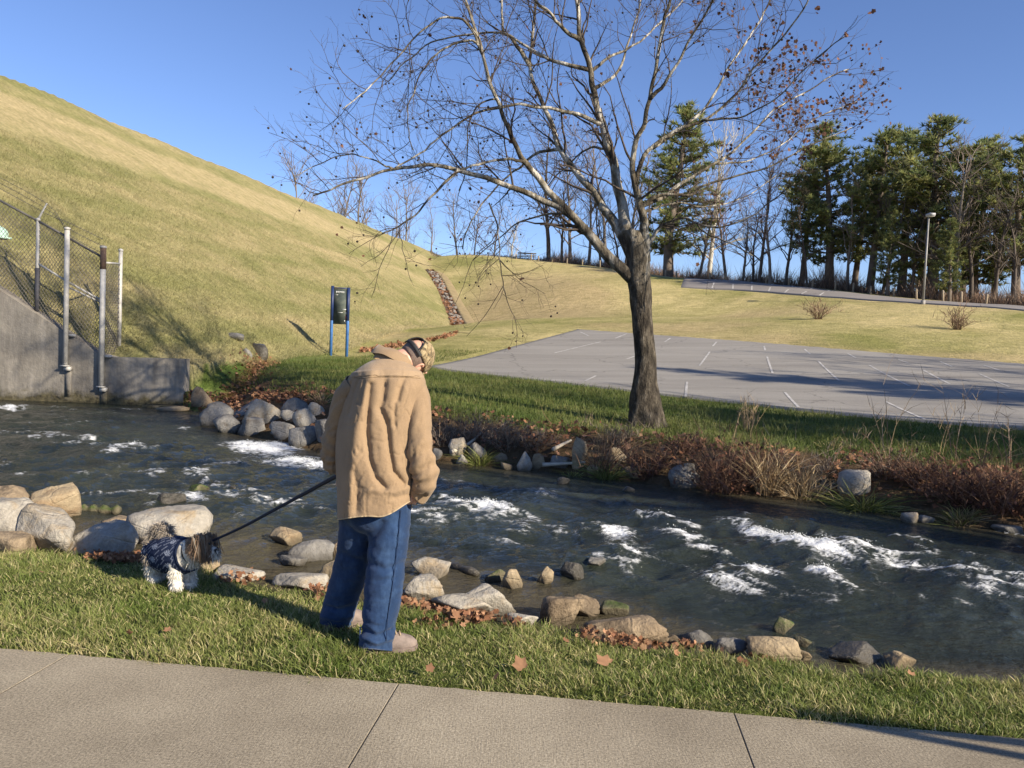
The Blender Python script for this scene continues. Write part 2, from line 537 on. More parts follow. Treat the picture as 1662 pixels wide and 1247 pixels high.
def zfun(x, y):
    """height of the ground mesh"""
    x = np.asarray(x, float); y = np.asarray(y, float)
    yy = np.maximum(y, 1.0001)
    r = np.log(yy) / _GLY * (_GN[0] - 1)
    c = (np.arcsinh(x / yy / 2.3 * math.sinh(1.75)) / 1.75 + 1) / 2 * (_GN[1] - 1)
    r = np.clip(r, 0, _GN[0] - 1.001); c = np.clip(c, 0, _GN[1] - 1.001)
    i = r.astype(int); j = c.astype(int); f = r - i; g = c - j
    return (_GZ[i, j] * (1 - g) + _GZ[i, j + 1] * g) * (1 - f) + (_GZ[i + 1, j] * (1 - g) + _GZ[i + 1, j + 1] * g) * f
land = struct(mesh('ground', np.stack([_X, _Y, _Z], -1).reshape(-1, 3), gridq(*_X.shape), M_LAND, None, True,
                   land_colour(_X, _Y, _Z).reshape(-1, 3)))
# the land goes on behind and beside the camera
xs = np.linspace(-420, 420, 85); ys = np.concatenate([np.linspace(-200, 0, 21), np.linspace(4, 420, 90)])
X2, Y2 = np.meshgrid(xs, ys)
inside = (np.abs(X2) < 2.15 * Y2) & (Y2 > 2) & (Y2 < 320)
Z2 = np.where(Y2 < 1, -0.35, np.clip(_zexact(X2, np.maximum(Y2, 1)), -0.4, 16) - 0.3)
Z2 = np.where(inside, Z2 - 3.0, Z2)
Z2 = np.where(Y2 > 300, 2.0, Z2)
struct(mesh('terrain', np.stack([X2, Y2, Z2], -1).reshape(-1, 3), gridq(*X2.shape), M_LAND, None, True,
            land_colour(X2, Y2, Z2).reshape(-1, 3)))

# ================================================================== river
_fl = np.array([0.76, -0.65])
_foam = [(395,716,40,8,.8),(430,722,55,12,1),(478,745,45,12,1),(520,752,45,10,.8),(205,725,24,8,.6),(180,733,16,6,.5),(320,767,24,9,.6),(255,800,30,6,.4),
         (310,806,40,8,.5),(370,800,40,6,.45),(430,812,60,8,.45),(140,710,26,5,.4),(60,708,30,5,.4),(300,692,14,4,.4),(130,768,24,4,.35),(255,770,14,6,.4),
         (690,835,40,14,.5),(742,812,36,11,.8),(795,823,42,12,1),(845,832,40,7,.5),(720,800,30,6,.4),(1000,862,30,15,.85),(955,850,22,8,.35),(1050,832,34,8,.55),(1100,868,34,11,.8),
         (1150,886,40,9,.5),(1190,842,28,9,.6),(1236,862,26,13,.95),(1276,876,36,14,1),(1330,890,46,15,1),(1400,888,50,12,.75),(1445,905,60,10,.6),(1545,925,80,9,.5),
         (1610,945,60,6,.5),(1190,948,46,16,.75),(1232,930,36,9,.8),(1335,934,26,11,.9),(1375,950,44,5,.5),(980,901,20,5,.5),(1022,893,24,6,.5),(1540,970,60,5,.3),(1480,870,40,5,.35),
         (20,662,26,5,.6),(1640,860,30,3,.6),(600,790,40,8,.5),(900,850,30,6,.35),(880,800,24,5,.4),(1120,845,24,6,.5),(650,775,40,7,.4),(1085,835,20,6,.5)]
def river_fields(x, y):
    a = x * _fl[0] + y * _fl[1]; b = -x * _fl[1] + y * _fl[0]
    g = np.zeros_like(x); hh = np.zeros_like(x)
    for px, py, wx, wy, s in _foam:
        c = Pz(px, py, WATER_Z + 0.05); D = c[1]
        rx = wx * D / F; ry = wy * D / F * (D / 1.9) * 0.8
        ca, cb = c[0] * _fl[0] + c[1] * _fl[1], -c[0] * _fl[1] + c[1] * _fl[0]
        ux = (x - c[0]) / rx; uy = (y - c[1] + 0.35 * (x - c[0])) / ry
        e = np.exp(-(ux ** 2 + uy ** 2))
        g = np.maximum(g, s * e)
        hh = hh + s * 0.12 * np.exp(-(((a - ca + 0.15) / 0.32) ** 2 + ((b - cb) / (rx + 0.25)) ** 2)) - s * 0.09 * np.exp(-(((a - ca + 0.75) / 0.4) ** 2 + ((b - cb) / (rx + 0.3)) ** 2))
    t = -poly_dist(x, y, FAR_W); sn = poly_dist(x, y, EDGE)
    mid = sstep(0.1, 2.2, t) * sstep(0.9, 3.2, sn)
    wx = x + 0.25 * perlin(x * 1.3, y * 1.3, 61); wy = y + 0.25 * perlin(x * 1.3, y * 1.3, 62)
    aw = wx * _fl[0] + wy * _fl[1]; bw = -wx * _fl[1] + wy * _fl[0]
    r1 = 1 - np.abs(perlin(aw * 1.1, bw * 0.75, 63)) * 2
    r2 = 1 - np.abs(perlin(aw * 2.6, bw * 1.9, 64)) * 2
    r3 = fbm(aw * 6.5, bw * 4.2, 3, 65)
    h = mid * (0.034 * r1 + 0.032 * r2) + (0.35 + 0.65 * mid) * 0.028 * r3 + 0.75 * hh * (0.3 + 0.7 * mid)
    warp = 0.5 * fbm(x * 1.6, y * 1.6, 3, 70)
    lace = 1 - np.abs(fbm(aw * 2.6 + warp, bw * 6.0 + warp, 5, 66, .6)) * 4.0
    lace2 = 1 - np.abs(fbm(x * 9, y * 6 + warp, 4, 76, .6)) * 3.4
    lump = fbm(aw * 2.2, bw * 3.4, 5, 67, .65)
    core = sstep(0.42, 0.85, g + 0.75 * lump)
    skirt = sstep(0.05, 0.45, g + 0.25 * lump) * np.clip(0.65 * lace + 0.45 * lace2 - .25, 0, 1)
    broad = sstep(-0.1, 0.5, fbm(aw * .35, bw * .9, 3, 68) + .10) * mid
    crest = .8 * broad * sstep(0.42, 0.9, 0.55 * r1 + 0.45 * r2) * np.clip(0.8 * lace2 + .4 * lace - .3, 0, 1)
    foam = np.clip(np.maximum(np.maximum(core, 0.9 * skirt), 0.8 * crest), 0, 1)
    h = h + foam * 0.035 * np.abs(fbm(x * 13, y * 9, 4, 69)) + core * .03 * fbm(x * 6, y * 5, 3, 72)
    return h, foam, mid
def _water_mat():
    t = NT('river_water'); t.bsdf(Roughness=0.06, IOR=1.33)
    t.b.inputs['Specular IOR Level'].default_value = 0.34
    p = t.pos()
    deep = t.ramp(t.noise(0.8, 3, 0.5, p), [(0.3, (0.014, 0.018, 0.014)), (0.7, (0.032, 0.038, 0.027))])
    c = t.mix(t.attrf('shallow'), deep, (0.085, 0.07, 0.042))
    fp = t.map(p, (1.0, 1.5, 1.0), (0, 0, 0.72))
    rid = t.math('ABSOLUTE', t.math('SUBTRACT', t.noise(7, 6, 0.68, fp, 1.0), 0.5))
    rid2 = t.math('ABSOLUTE', t.math('SUBTRACT', t.noise(19, 5, 0.7, p, .6), 0.5))
    web = t.math('SUBTRACT', 0.34, t.math('ADD', t.math('MULTIPLY', rid, 2.6), t.math('MULTIPLY', rid2, 1.5)))
    web = t.math('ADD', web, t.math('MULTIPLY', t.math('SUBTRACT', t.noise(60, 3, .7, p), .5), .55))
    f = t.mapr(t.math('ADD', t.math('MULTIPLY', t.attrf('foam'), 1.22), web), 0.26, 0.92)
    f = t.math('MULTIPLY', f, t.mapr(t.attrf('foam'), 0.01, 0.25), True)
    f = t.math('MULTIPLY', f, t.mapr(t.noise(24, 4, .7, p), 0.34, 0.58, 0.45, 1.0), True)
    c = t.mix(f, c, (0.88, 0.89, 0.89))
    t.l(c, t.b.inputs['Base Color'])
    t.l(t.mapr(f, 0, 0.6, 0.05, 0.75), t.b.inputs['Roughness'])
    n = t.math('ADD', t.noise(6, 6, 0.65, t.map(p, (1.0, 1.9, 1), (0, 0, 0.7)), .6), t.math('MULTIPLY', t.noise(30, 4, 0.65, p, .5), 0.35))
    t.bump(n, 0.8, 0.06)
    return t.m
_ys = np.exp(np.linspace(math.log(3.2), math.log(23.5), 470))
_us = np.linspace(-1.25, 1.25, 640)
_Y, _U = np.meshgrid(_ys, _us, indexing='ij'); _X = _U * _Y
_h, _fo, _mid = river_fields(_X, _Y)
_zt = zfun(_X, _Y)
_sh = sstep(0.30, 0.02, (WATER_Z - _zt)) * 0.8
_q = gridq(*_X.shape)
_ok = (_zt < WATER_Z + 0.12).ravel()
_q = _q[_ok[_q].any(1)]
_used, _inv = np.unique(_q, return_inverse=True)
river = struct(mesh('river', np.stack([_X, _Y, WATER_Z + _h], -1).reshape(-1, 3)[_used], _inv.reshape(-1, 4), _water_mat(), None, True,
                    {'foam': _fo.ravel()[_used], 'shallow': _sh.ravel()[_used]}))
# flung drops and froth over the breaking crests
_rg = np.random.default_rng(77)
_fl_i = np.where(_fo.ravel() > 0.62)[0]
_w = _fo.ravel()[_fl_i] ** 3 * _Y.ravel()[_fl_i] ** 2; _pk = _rg.choice(_fl_i, 5200, p=_w / _w.sum())
_sp = np.stack([_X, _Y, WATER_Z + _h], -1).reshape(-1, 3)[_pk] + np.stack([_rg.normal(0, .03, 5200), _rg.normal(0, .03, 5200), np.abs(_rg.normal(0, .016, 5200)) + .002], 1)
_tv = np.array([[1, 0, -.5], [-.5, .87, -.5], [-.5, -.87, -.5], [0, 0, 1.0]]); _tf = np.array([[0, 1, 3], [1, 2, 3], [2, 0, 3], [0, 2, 1]])
_sz = _rg.uniform(.002, .0055, 5200)[:, None, None]
_V = (_sp[:, None] + _tv[None] * _sz * _rg.uniform(.6, 1.6, (5200, 1, 3))).reshape(-1, 3); _T = (np.arange(5200)[:, None, None] * 4 + _tf[None]).reshape(-1, 3)
_o = mesh('spray', _V, _T, simple_mat('white_froth', (.86, .88, .88), .5, .05, 5, 0), river, True); _o['kind'] = 'stuff'

# ================================================================== concrete walk
def _conc_mat(name, col, dark, streak=True):
    t = NT(name); t.bsdf(Roughness=0.9)
    t.b.inputs['Specular IOR Level'].default_value = 0.2
    p = t.pos()
    ang = math.atan2(_wn[1], _wn[0])
    big = t.noise(0.55, 6, 0.65, p); fine = t.noise(95, 5, 0.8, p)
    st = t.noise(14, 4, 0.7, t.map(p, (11.0, 0.8, 1), (0, 0, -0.1)))
    c = t.ramp(big, [(0.36, dark), (0.64, col)])
    c = t.mix(1.0, c, t.ramp(fine, [(0.36, (0.50, 0.49, 0.47)), (0.64, (1.42, 1.42, 1.42))]), 'MULTIPLY')
    c = t.mix(0.45, c, t.ramp(st, [(0.3, (0.8, 0.8, 0.8)), (0.7, (1.15, 1.15, 1.15))]), 'MULTIPLY')
    sp = t.noise(45, 2, 0.5, p)
    c = t.mix(t.mapr(sp, 0.68, 0.74), c, tuple(x * 0.55 for x in col))
    t.l(c, t.b.inputs['Base Color'])
    t.bump(t.math('ADD', t.math('MULTIPLY', fine, 0.5), t.math('MULTIPLY', st, 0.45)), 0.8, 0.006)
    return t.m
M_WALK = _conc_mat('broomed_concrete', (0.395, 0.34, 0.25), (0.24, 0.202, 0.146))
M_JOINT = simple_mat('joint_dirt', (0.045, 0.036, 0.026), 0.95, 0.4, 40)
_o = np.array([*(WALKA + (WALKB - WALKA) * 0), 0])
def walkpt(a, e, z):       # a along the walk, e towards the river
    return np.array([WALKA[0] + _wd[0] * a + _wn[0] * e, WALKA[1] + _wd[1] * a + _wn[1] * e, z])
_ja = [(Pz(px, py, 0)[:2] - WALKA) @ _wd for px, py in ((110,1063),(648,1108),(1192,1160))]
_step = 1.54
_js = sorted([_ja[0] - _step * 2, _ja[0] - _step, *_ja, _ja[2] + _step, _ja[2] + 2 * _step, _ja[2] + 3 * _step])
WALK_W = 1.9
wb = MB()
wb.add([walkpt(_js[0], -0.02, -0.0025), walkpt(_js[-1], -0.02, -0.0025), walkpt(_js[-1], -WALK_W, -0.0025), walkpt(_js[0], -WALK_W, -0.0025)], [[0, 3, 2, 1]])
walk = struct(wb.obj('walkway', M_JOINT))
for i in range(len(_js) - 1):
    a0, a1 = _js[i] + 0.003, _js[i + 1] - 0.003
    n = 40
    rim = []
    for k in range(n + 1): rim.append((a0 + (a1 - a0) * k / n, 0.010 * float(perlin(np.array([k * .5 + i * 9]), np.array([.3]), 71)[0])))
    for k in range(1, 9): rim.append((a1, -WALK_W * k / 8))
    for k in range(1, 9): rim.append((a1 + (a0 - a1) * k / 8, -WALK_W))
    for k in range(1, 8): rim.append((a0, -WALK_W + WALK_W * k / 8))
    rim = np.array(rim); ctr = rim.mean(0)
    def inset(r, d):
        r = r.copy(); r[:, 0] = np.clip(r[:, 0], a0 + d, a1 - d); r[:, 1] = np.minimum(r[:, 1], rim[:, 1] - d); r[:, 1] = np.maximum(r[:, 1], -WALK_W + d); return r
    lev = [(rim, -0.10), (rim, -0.0012), (inset(rim, 0.002), 0.0), (inset(rim, 0.055), 0.0)]
    V = np.concatenate([np.array([walkpt(a, e, z) for a, e in r]) for r, z in lev])
    Q = gridq(len(lev), len(rim), True)[:, ::-1]
    top = np.arange(len(rim)) + (len(lev) - 1) * len(rim)
    o = mesh('slab', V, [tuple(q) for q in Q] + [tuple(top[::-1])], M_WALK, walk)

# ================================================================== car parks
def _asph_mat(name, c0, c1):
    t = NT(name); t.bsdf(Roughness=0.9)
    t.b.inputs['Specular IOR Level'].default_value = 0.2
    p = t.pos()
    ang = math.atan2(-0.876, 1)
    band = t.noise(0.35, 5, 0.6, t.map(p, (0.35, 2.2, 1), (0, 0, -ang)))
    c = t.ramp(band, [(0.25, c0), (0.7, c1)])
    c = t.mix(0.7, c, t.ramp(t.noise(30, 4, 0.7, p), [(0.3, (0.75,) * 3), (0.7, (1.2,) * 3)]), 'MULTIPLY')
    crack = t.n('ShaderNodeTexVoronoi', feature='DISTANCE_TO_EDGE'); crack.inputs['Scale'].default_value = 0.22
    t.l(t.n('ShaderNodeVectorMath', operation='ADD').outputs[0], crack.inputs['Vector'])
    va = crack.inputs['Vector'].links[0].from_node
    t.l(p, va.inputs[0]); nn = t.n('ShaderNodeTexNoise'); nn.inputs['Scale'].default_value = 1.2; t.l(p, nn.inputs['Vector']); t.l(nn.outputs['Color'], va.inputs[1])
    c = t.mix(t.mapr(crack.outputs['Distance'], 0.003, 0.007, 0.35, 0.0), c, (0.05, 0.045, 0.04))
    t.l(c, t.b.inputs['Base Color'])
    t.bump(t.noise(60, 4, 0.6, p), 0.5, 0.01)
    return t.m
M_ASPH = _asph_mat('old_asphalt', (0.205, 0.188, 0.165), (0.315, 0.295, 0.262))
M_PAINT = simple_mat('worn_line_paint', (0.42, 0.40, 0.37), 0.8, 0.45, 3, 0)
def patch(name, L0, L1, nu, nv, mat, dz):
    L0 = smooth_path(L0, nu) if len(L0) > 2 else L0[0] + (L0[1] - L0[0]) * np.linspace(0, 1, nu)[:, None]
    L1 = smooth_path(L1, nu) if len(L1) > 2 else L1[0] + (L1[1] - L1[0]) * np.linspace(0, 1, nu)[:, None]
    t = np.linspace(0, 1, nv - 2); t = np.concatenate([[-0.001], t, [1.001]])[:, None, None]
    XY = L0[None] * (1 - t) + L1[None] * t
    z = zfun(XY[..., 0], XY[..., 1]) + dz
    z[0] -= 0.25; z[-1] -= 0.25; z[:, 0] -= 0.25; z[:, -1] -= 0.25
    return mesh(name, np.concatenate([XY, z[..., None]], -1).reshape(-1, 3), gridq(nv, nu), mat, None, True)
lot = struct(patch('parking_lot', np.array([A0, A1]), np.array([B0, B1]), 130, 60, M_ASPH, 0.05))
_segs = [(975,555,900,573),(1017,542,999,549),(1088,549,1079,555),(1152,571,1135,594),(1031,578,1017,583),(1163,555,1157,562),(1240,562,1242,569),
         (1245,579,1254,606),(1306,567,1315,575),(1328,586,1362,618),(1376,574,1389,581),(1411,593,1477,627),(1458,584,1474,589),(1499,601,1541,623),
         (1526,587,1545,595),(1590,607,1638,628),(1597,593,1622,601),(1274,637,1296,661),(1438,652,1502,681),(1115,620,1113,644),(967,610,950,618),(942,539,955,545)]
Glift = G
def stripe(name, p, q, w, dz, parent):
    n = 8
    L = p[:2] + (q[:2] - p[:2]) * np.linspace(0, 1, n)[:, None]
    d = (q - p)[:2]; d = d / np.linalg.norm(d); nn = np.array([-d[1], d[0]]) * w / 2
    XY = np.stack([L - nn, L + nn], 1)
    z = zfun(XY[..., 0], XY[..., 1]) + dz
    o = mesh(name, np.concatenate([XY, z[..., None]], -1).reshape(-1, 3), gridq(n, 2), M_PAINT, parent)
    return o
for x0, y0, x1, y1 in _segs:
    stripe('parking_line', Glift(x0, y0, .055), Glift(x1, y1, .055), 0.07, 0.057, lot)
_rn = np.array([P(*c)[:2] for c in [(1100,467,70),(1210,473,66),(1300,480,61),(1400,487,57),(1520,495,53),(1662,505,49),(1850,515,44)]])
_rf = np.array([P(*c)[:2] for c in [(1108,452,80),(1200,457,76),(1310,468,68),(1400,479,62),(1500,489,57),(1662,499,52),(1850,509,47)]])
M_ASPH2 = _asph_mat('upper_asphalt', (0.19, 0.175, 0.165), (0.28, 0.255, 0.235))
road = struct(patch('upper_road', _rn, _rf, 90, 14, M_ASPH2, 0.08))
_rns, _rfs = smooth_path(_rn, 61), smooth_path(_rf, 61)
for k in (5, 8, 11, 14, 17, 20, 23):
    for t0, t1 in ((0.04, 0.42), (0.75, 0.96)):
        a = _rns[k] * (1 - t0) + _rfs[k + 1] * t0; b = _rns[k] * (1 - t1) + _rfs[k + 1] * t1
        stripe('parking_line', np.array([*a, 0]), np.array([*b, 0]), 0.13, 0.092, road)
# ================================================================== outlet wall and fence
def _wall_mat():
    t = NT('stained_concrete'); t.bsdf(Roughness=0.9)
    t.b.inputs['Specular IOR Level'].default_value = 0.2
    p = t.pos()
    c = t.ramp(t.noise(0.9, 6, 0.65, p), [(0.25, (0.14, 0.125, 0.11)), (0.5, (0.245, 0.225, 0.195)), (0.78, (0.34, 0.31, 0.265))])
    drip = t.noise(2.2, 5, 0.7, t.map(p, (2.2, 1, 0.28)))
    c = t.mix(0.75, c, t.ramp(drip, [(0.3, (0.55, 0.54, 0.52)), (0.65, (1.15, 1.13, 1.1))]), 'MULTIPLY')
    sep = t.n('ShaderNodeSeparateXYZ'); t.l(p, sep.inputs[0])
    zz = t.math('ADD', sep.outputs[2], t.math('MULTIPLY', t.noise(3, 5, 0.7, p), 0.7))
    c = t.mix(t.mapr(zz, 0.10, 0.32, 1.0, 0.0), c, t.ramp(t.noise(7, 4, 0.7, p), [(0.35, (0.03, 0.027, 0.018)), (0.62, (0.13, 0.11, 0.06))]))
    t.l(c, t.b.inputs['Base Color'])
    t.bump(t.noise(12, 6, 0.65, p), 0.6, 0.03)
    return t.m
M_WALL = _wall_mat()
M_GALV = simple_mat('galvanised_steel', (0.44, 0.42, 0.385), 0.6, 0.25, 6, 0.1, 0.1)
M_WIRE = simple_mat('fence_wire', (0.20, 0.175, 0.15), 0.6, 0.3, 6, 0, 0.2)
M_RUST = simple_mat('rusty_steel', (0.16, 0.10, 0.07), 0.8, 0.5, 12, 0.3, 0.2)
M_DKTAPE = simple_mat('dark_coating', (0.05, 0.05, 0.06), 0.7, 0.3, 12, 0.1)

_wx = np.array([-26, *[P(px, py, WALL_Y)[0] for px, py in ((0,471),(99,536),(160,574),(182,580),(298,583))]])
_wz = wall_top(_wx)
def wall_block(pts, y0, y1, mat, parent, name):
    """polygon in x,z pushed from y0 to y1 with a small chamfer at its top"""
    n = len(pts)
    V = [(x, y0, z) for x, z in pts] + [(x, y1, z) for x, z in pts]
    Fc = [tuple(range(n)), tuple(range(2 * n - 1, n - 1, -1))]
    for i in range(n):
        j = (i + 1) % n
        Fc.append((j, i, n + i, n + j))
    return mesh(name, V, Fc, mat, parent)
wall = empty('outlet_wall', (-10.5, WALL_Y, -0.4), 'stained grey concrete outlet wall stepping down to the river under the chain link fence', 'wall')
wall_block([(_wx[0], -1.2), (_wx[3] - .01, -1.2)] + [(x, z) for x, z in list(zip(_wx, _wz))[3::-1]], WALL_Y, WALL_Y + 0.42, M_WALL, wall, 'sloping_wall')
wall_block([(_wx[3], -1.2), (_wx[5], -1.2), (_wx[5], _wz[5]), (_wx[4], _wz[4]), (_wx[3], _wz[3])], WALL_Y + 0.015, WALL_Y + 0.40, M_WALL, wall, 'low_end_wall')
_ft = MB(); _ft.box((_wx[5] - 0.35, WALL_Y - 0.32, WATER_Z - 0.02), (0.85, 0.55, 0.16)); _ft.obj('footing', M_WALL, wall)

fence = empty('chain_link_fence', (-10.5, WALL_Y, 1.0), 'galvanised chain link fence with barbed wire arms on top of the concrete wall', 'fence')
def post(px0, py0, px1, py1, D, r, mat=M_GALV, name='fence_post'):
    a = P(px1, py1, D); b = P(px0, py0, D)
    m = MB(); m.tube([a, [a[0], a[1], b[2]]], [r, r], 12)
    m.tube([[a[0], a[1], b[2] - .02], [a[0], a[1], b[2] + .03], [a[0], a[1], b[2] + .05]], [r * 1.25, r * 1.2, r * .4], 12)
    o = m.obj(name, mat, fence, True)
    return o, a, np.array([a[0], a[1], b[2]])
YB = WALL_Y + 0.2
o0, f0a, f0b = post(62, 357, 60, 505, YB, 0.045)
_sl = MB(); _sl.tube([f0a, f0a * .42 + f0b * .58 * 1 - np.array([0, 0, .25])], [0.058, 0.058], 12); _sl.obj('dark_sleeve', M_DKTAPE, o0, True)
o1, f1a, f1b = post(112, 372, 106, 592, WALL_Y - 0.10, 0.062)
o2, f2a, f2b = post(173, 402, 164, 626, WALL_Y - 0.10, 0.068)
o3, f3a, f3b = post(198, 407, 193, 579, WALL_Y + 0.9, 0.05)
_rc = MB(); _rc.tube([f2b - np.array([0, 0, .55]), f2b + np.array([0, 0, .04])], [0.071, 0.071], 12); _rc.obj('rusty_top', M_RUST, o2, True)
ol, fla, flb = post(-60, 290, -62, 440, YB, 0.045)
for o, a in ((o1, f1a), (o2, f2a)):
    b = MB(); b.box(a + np.array([0, 0.0, -0.03]), (0.18, 0.16, 0.03)); b.obj('bracket', M_GALV, o); b = MB(); b.box(a + np.array([0.12, 0.06, 0.75]), (0.20, 0.08, 0.06)); b.obj('bracket', M_GALV, o); b = MB()
    b.box(a + np.array([0.05, 0.03, -0.10]), (0.16, 0.12, 0.10)); b.obj('bracket', M_GALV, o)
    s = MB(); s.box(a + np.array([0.03, 0.088, -0.45]), (0.16, 0.012, 0.75)); s.obj('drain_strip', M_WALL, o)
def rail(p, q, r, name='rail', mat=M_GALV):
    m = MB(); m.tube([p, q], [r, r], 8); return m.obj(name, mat, fence, True)
def at(a, b, z): return np.array([a[0], a[1], a[2] * (1 - z) + b[2] * z])
M_RAILD = simple_mat('weathered_rail', (0.13, 0.12, 0.11), 0.7, 0.3, 6, 0.1, 0.3)
top_l, top0, top1, top2, top3 = flb + [0, 0, -.05], f0b + [0, 0, -.03], P(111, 386, WALL_Y - .02), P(172, 421, WALL_Y - .02), f3b + [0, 0, -.35]
for p, q in ((top_l, top0), (top0, top1), (top1, top2)): rail(p, q, 0.03, 'top_rail', M_RAILD)
rail(f2b + [0, 0, -.38], top3, 0.026, 'top_rail')
rail(P(62, 428, YB), P(107, 456, WALL_Y), 0.028); rail(P(107, 456, WALL_Y), P(167, 489, WALL_Y), 0.028); rail(P(110, 466, WALL_Y), P(166, 492, WALL_Y), 0.024)
_vr = MB(); _vr.tube([P(165, 580, WALL_Y - .04), P(168, 425, WALL_Y - .04)], [.022, .022], 8); _vr.obj('gate_stile', M_GALV, fence, True)
for p, dx in ((f0b, 0), (flb, 0)):
    a = MB(); a.tube([p, p + [0.05, 0, .10], p + [0.25, -.05, 0.42]], [0.03, 0.026, 0.02], 8); a.obj('barbed_wire_arm', M_GALV, fence, True)
for k in range(3):
    f = 0.35 + 0.3 * k
    arm = lambda b: b + np.array([0.05 + 0.2 * f, -.05 * f, 0.10 + 0.32 * f])
    w = MB(); L = smooth_path([arm(flb), arm(f0b), f1b + [0.05, 0, .15 - .14 * k], f2b + [0, 0, .2 - .18 * k]], 60); w.tube(L, 0.007, 3, cap=False)
    for q in L[::2]: w.tube([q + [-.03, 0, -.03], q + [.03, 0, .03]], 0.005, 3, cap=False)
    w.obj('barbed_wire', M_RAILD, fence)
def link_panel(top, bot, sp=0.10, r=0.0068):
    """woven diagonal wires between a top and a bottom line"""
    top, bot = np.asarray(top, float), np.asarray(bot, float)
    d = (top[1] - top[0])[:2]; L = np.linalg.norm(d); d = d / L
    zt = lambda s: top[0][2] + (top[1][2] - top[0][2]) * s / L
    zb = lambda s: bot[0][2] + (bot[1][2] - bot[0][2]) * s / L
    z0 = min(bot[0][2], bot[1][2]); z1 = max(top[0][2], top[1][2]); H = z1 - z0
    m = MB(); k = 1.25
    for sg in (1, -1):
        for s0 in np.arange(-H / k, L + H / k, sp):
            tt = np.linspace(0, H, 60); s = s0 + sg * tt / k; z = z0 + tt
            ok = (s >= 0) & (s <= L) & (z <= zt(s)) & (z >= zb(s))
            if ok.sum() < 2: continue
            i = np.where(ok)[0]; a, b = i[0], i[-1]
            off = 0.006 * sg
            pa = [top[0][0] + d[0] * s[a] - d[1] * off, top[0][1] + d[1] * s[a] + d[0] * off, z[a]]
            pb = [top[0][0] + d[0] * s[b] - d[1] * off, top[0][1] + d[1] * s[b] + d[0] * off, z[b]]
            m.tube([pa, pb], [r, r], 3, cap=False)
    return m.obj('chain_link_mesh', M_WIRE, fence)
wt = lambda x: np.array([x, WALL_Y + .1, float(wall_top(x)) + 0.02])
link_panel([top_l, top0], [wt(top_l[0]), wt(top0[0])])
link_panel([top0, top1], [wt(top0[0]), wt(top1[0])])
link_panel([top1, top2], [wt(top1[0]), wt(top2[0])])
link_panel([f2b + [0, 0.1, -.38], top3], [f2a * [1, 1, 0] + [0, .1, float(wall_top(f2a[0]))], f3a + [0, 0, .03]])

# small pale green hatch dome on the slope at the frame's left edge
M_PALEG = simple_mat('pale_green_paint', (0.42, 0.60, 0.50), 0.6, 0.15, 5, 0.1)
c = P(-8, 386, 22.5)
hd = MB(); th = np.linspace(0, math.pi / 2, 9); hd.tube([c + [0, 0, 0.36 * math.sin(a)] for a in th], [max(.02, 0.36 * math.cos(a)) for a in th], 16)
hd.tube([c + [0, 0, -.03], c + [0, 0, .02]], [.46, .46], 16); hd.tube([c + [0, 0, -.9], c + [0, 0, -.02]], [.3, .3], 12)
tag(hd.obj('vent_cap', M_PALEG, None, True), 'pale green domed cap on the slope behind the fence at the left edge', 'vent')

# ================================================================== sign
M_BLUE = simple_mat('blue_post_paint', (0.045, 0.14, 0.36), 0.5, 0.25, 6, 0.1)
M_NAVY = simple_mat('navy_post_paint', (0.012, 0.028, 0.10), 0.5, 0.25, 6, 0.1)
def _sign_mat():
    t = NT('sign_face'); t.bsdf(Roughness=0.85)
    n = t.noise(2.6, 4, 0.6, t.pos())
    t.l(t.ramp(n, [(0.3, (0.03, 0.042, 0.038)), (0.52, (0.07, 0.085, 0.072)), (0.72, (0.15, 0.16, 0.12))]), t.b.inputs['Base Color'])
    return t.m
M_SIGN = _sign_mat(); M_WHITE = simple_mat('white_print', (0.62, 0.62, 0.60), 0.6, 0.3, 30, 0); M_REDP = simple_mat('red_print', (0.40, 0.09, 0.07), 0.6, 0.3, 30, 0)
sb = G(537, 577); SD = sb[1]
sg = empty('information_sign', sb, 'dark information board on two blue posts at the foot of the grassy slope', 'sign')
sx = lambda px, py, dy=0.0: P(px, py, SD + dy)
for k, (pa, pb) in enumerate((((536.5, 580), (541.5, 465)), ((562.5, 578), (567.5, 468)))):
    a, b = sx(*pa), sx(*pb)
    m = MB(); m.tube([a - [0, 0, .2], [a[0], a[1], b[2]]], [0.058, 0.058], 10); o = m.obj('post', M_BLUE, sg, True)
    m = MB(); m.tube([[a[0], a[1], a[2] * .48 + b[2] * .52], [a[0], a[1], b[2] + .02]], [0.061, 0.061], 10); m.obj('dark_upper_post', M_NAVY, o, True)
def sign_quad(px0, py0, px1, py1, mat, name, dy=-0.03, th=0.03, par=None):
    a, b = sx(px0, py0), sx(px1, py1)
    m = MB(); m.box(((a[0] + b[0]) / 2, SD + dy, (a[2] + b[2]) / 2), (abs(b[0] - a[0]), th, abs(b[2] - a[2]))); return m.obj(name, mat, par or sg)
pn = sign_quad(542.2, 469, 565.2, 527, M_SIGN, 'panel', 0.0, 0.03)
sign_quad(540.5, 466.5, 567, 469.5, M_NAVY, 'top_frame', 0.0, 0.07)
for i, (x0, w, h) in enumerate(((545.8, 1.6, 3.4), (547.9, 1.8, 2.8), (550.1, 1.2, 3.2), (551.9, 1.4, 2.2), (553.7, 1.4, 2.6), (555.5, 1.6, 2.8), (557.5, 1.6, 3.0))):
    sign_quad(x0, 472.6 + .12 * i, x0 + w * .75, 472.6 + h + .12 * i, M_WHITE, 'heading_mark', -0.019, 0.006, pn)
sign_quad(544.8, 478.3, 549, 479.2, M_WHITE, 'heading_mark', -0.019, 0.006, pn)
sign_quad(555.5, 501.8, 563, 503.4, M_WHITE, 'printed_line', -0.019, 0.006, pn)
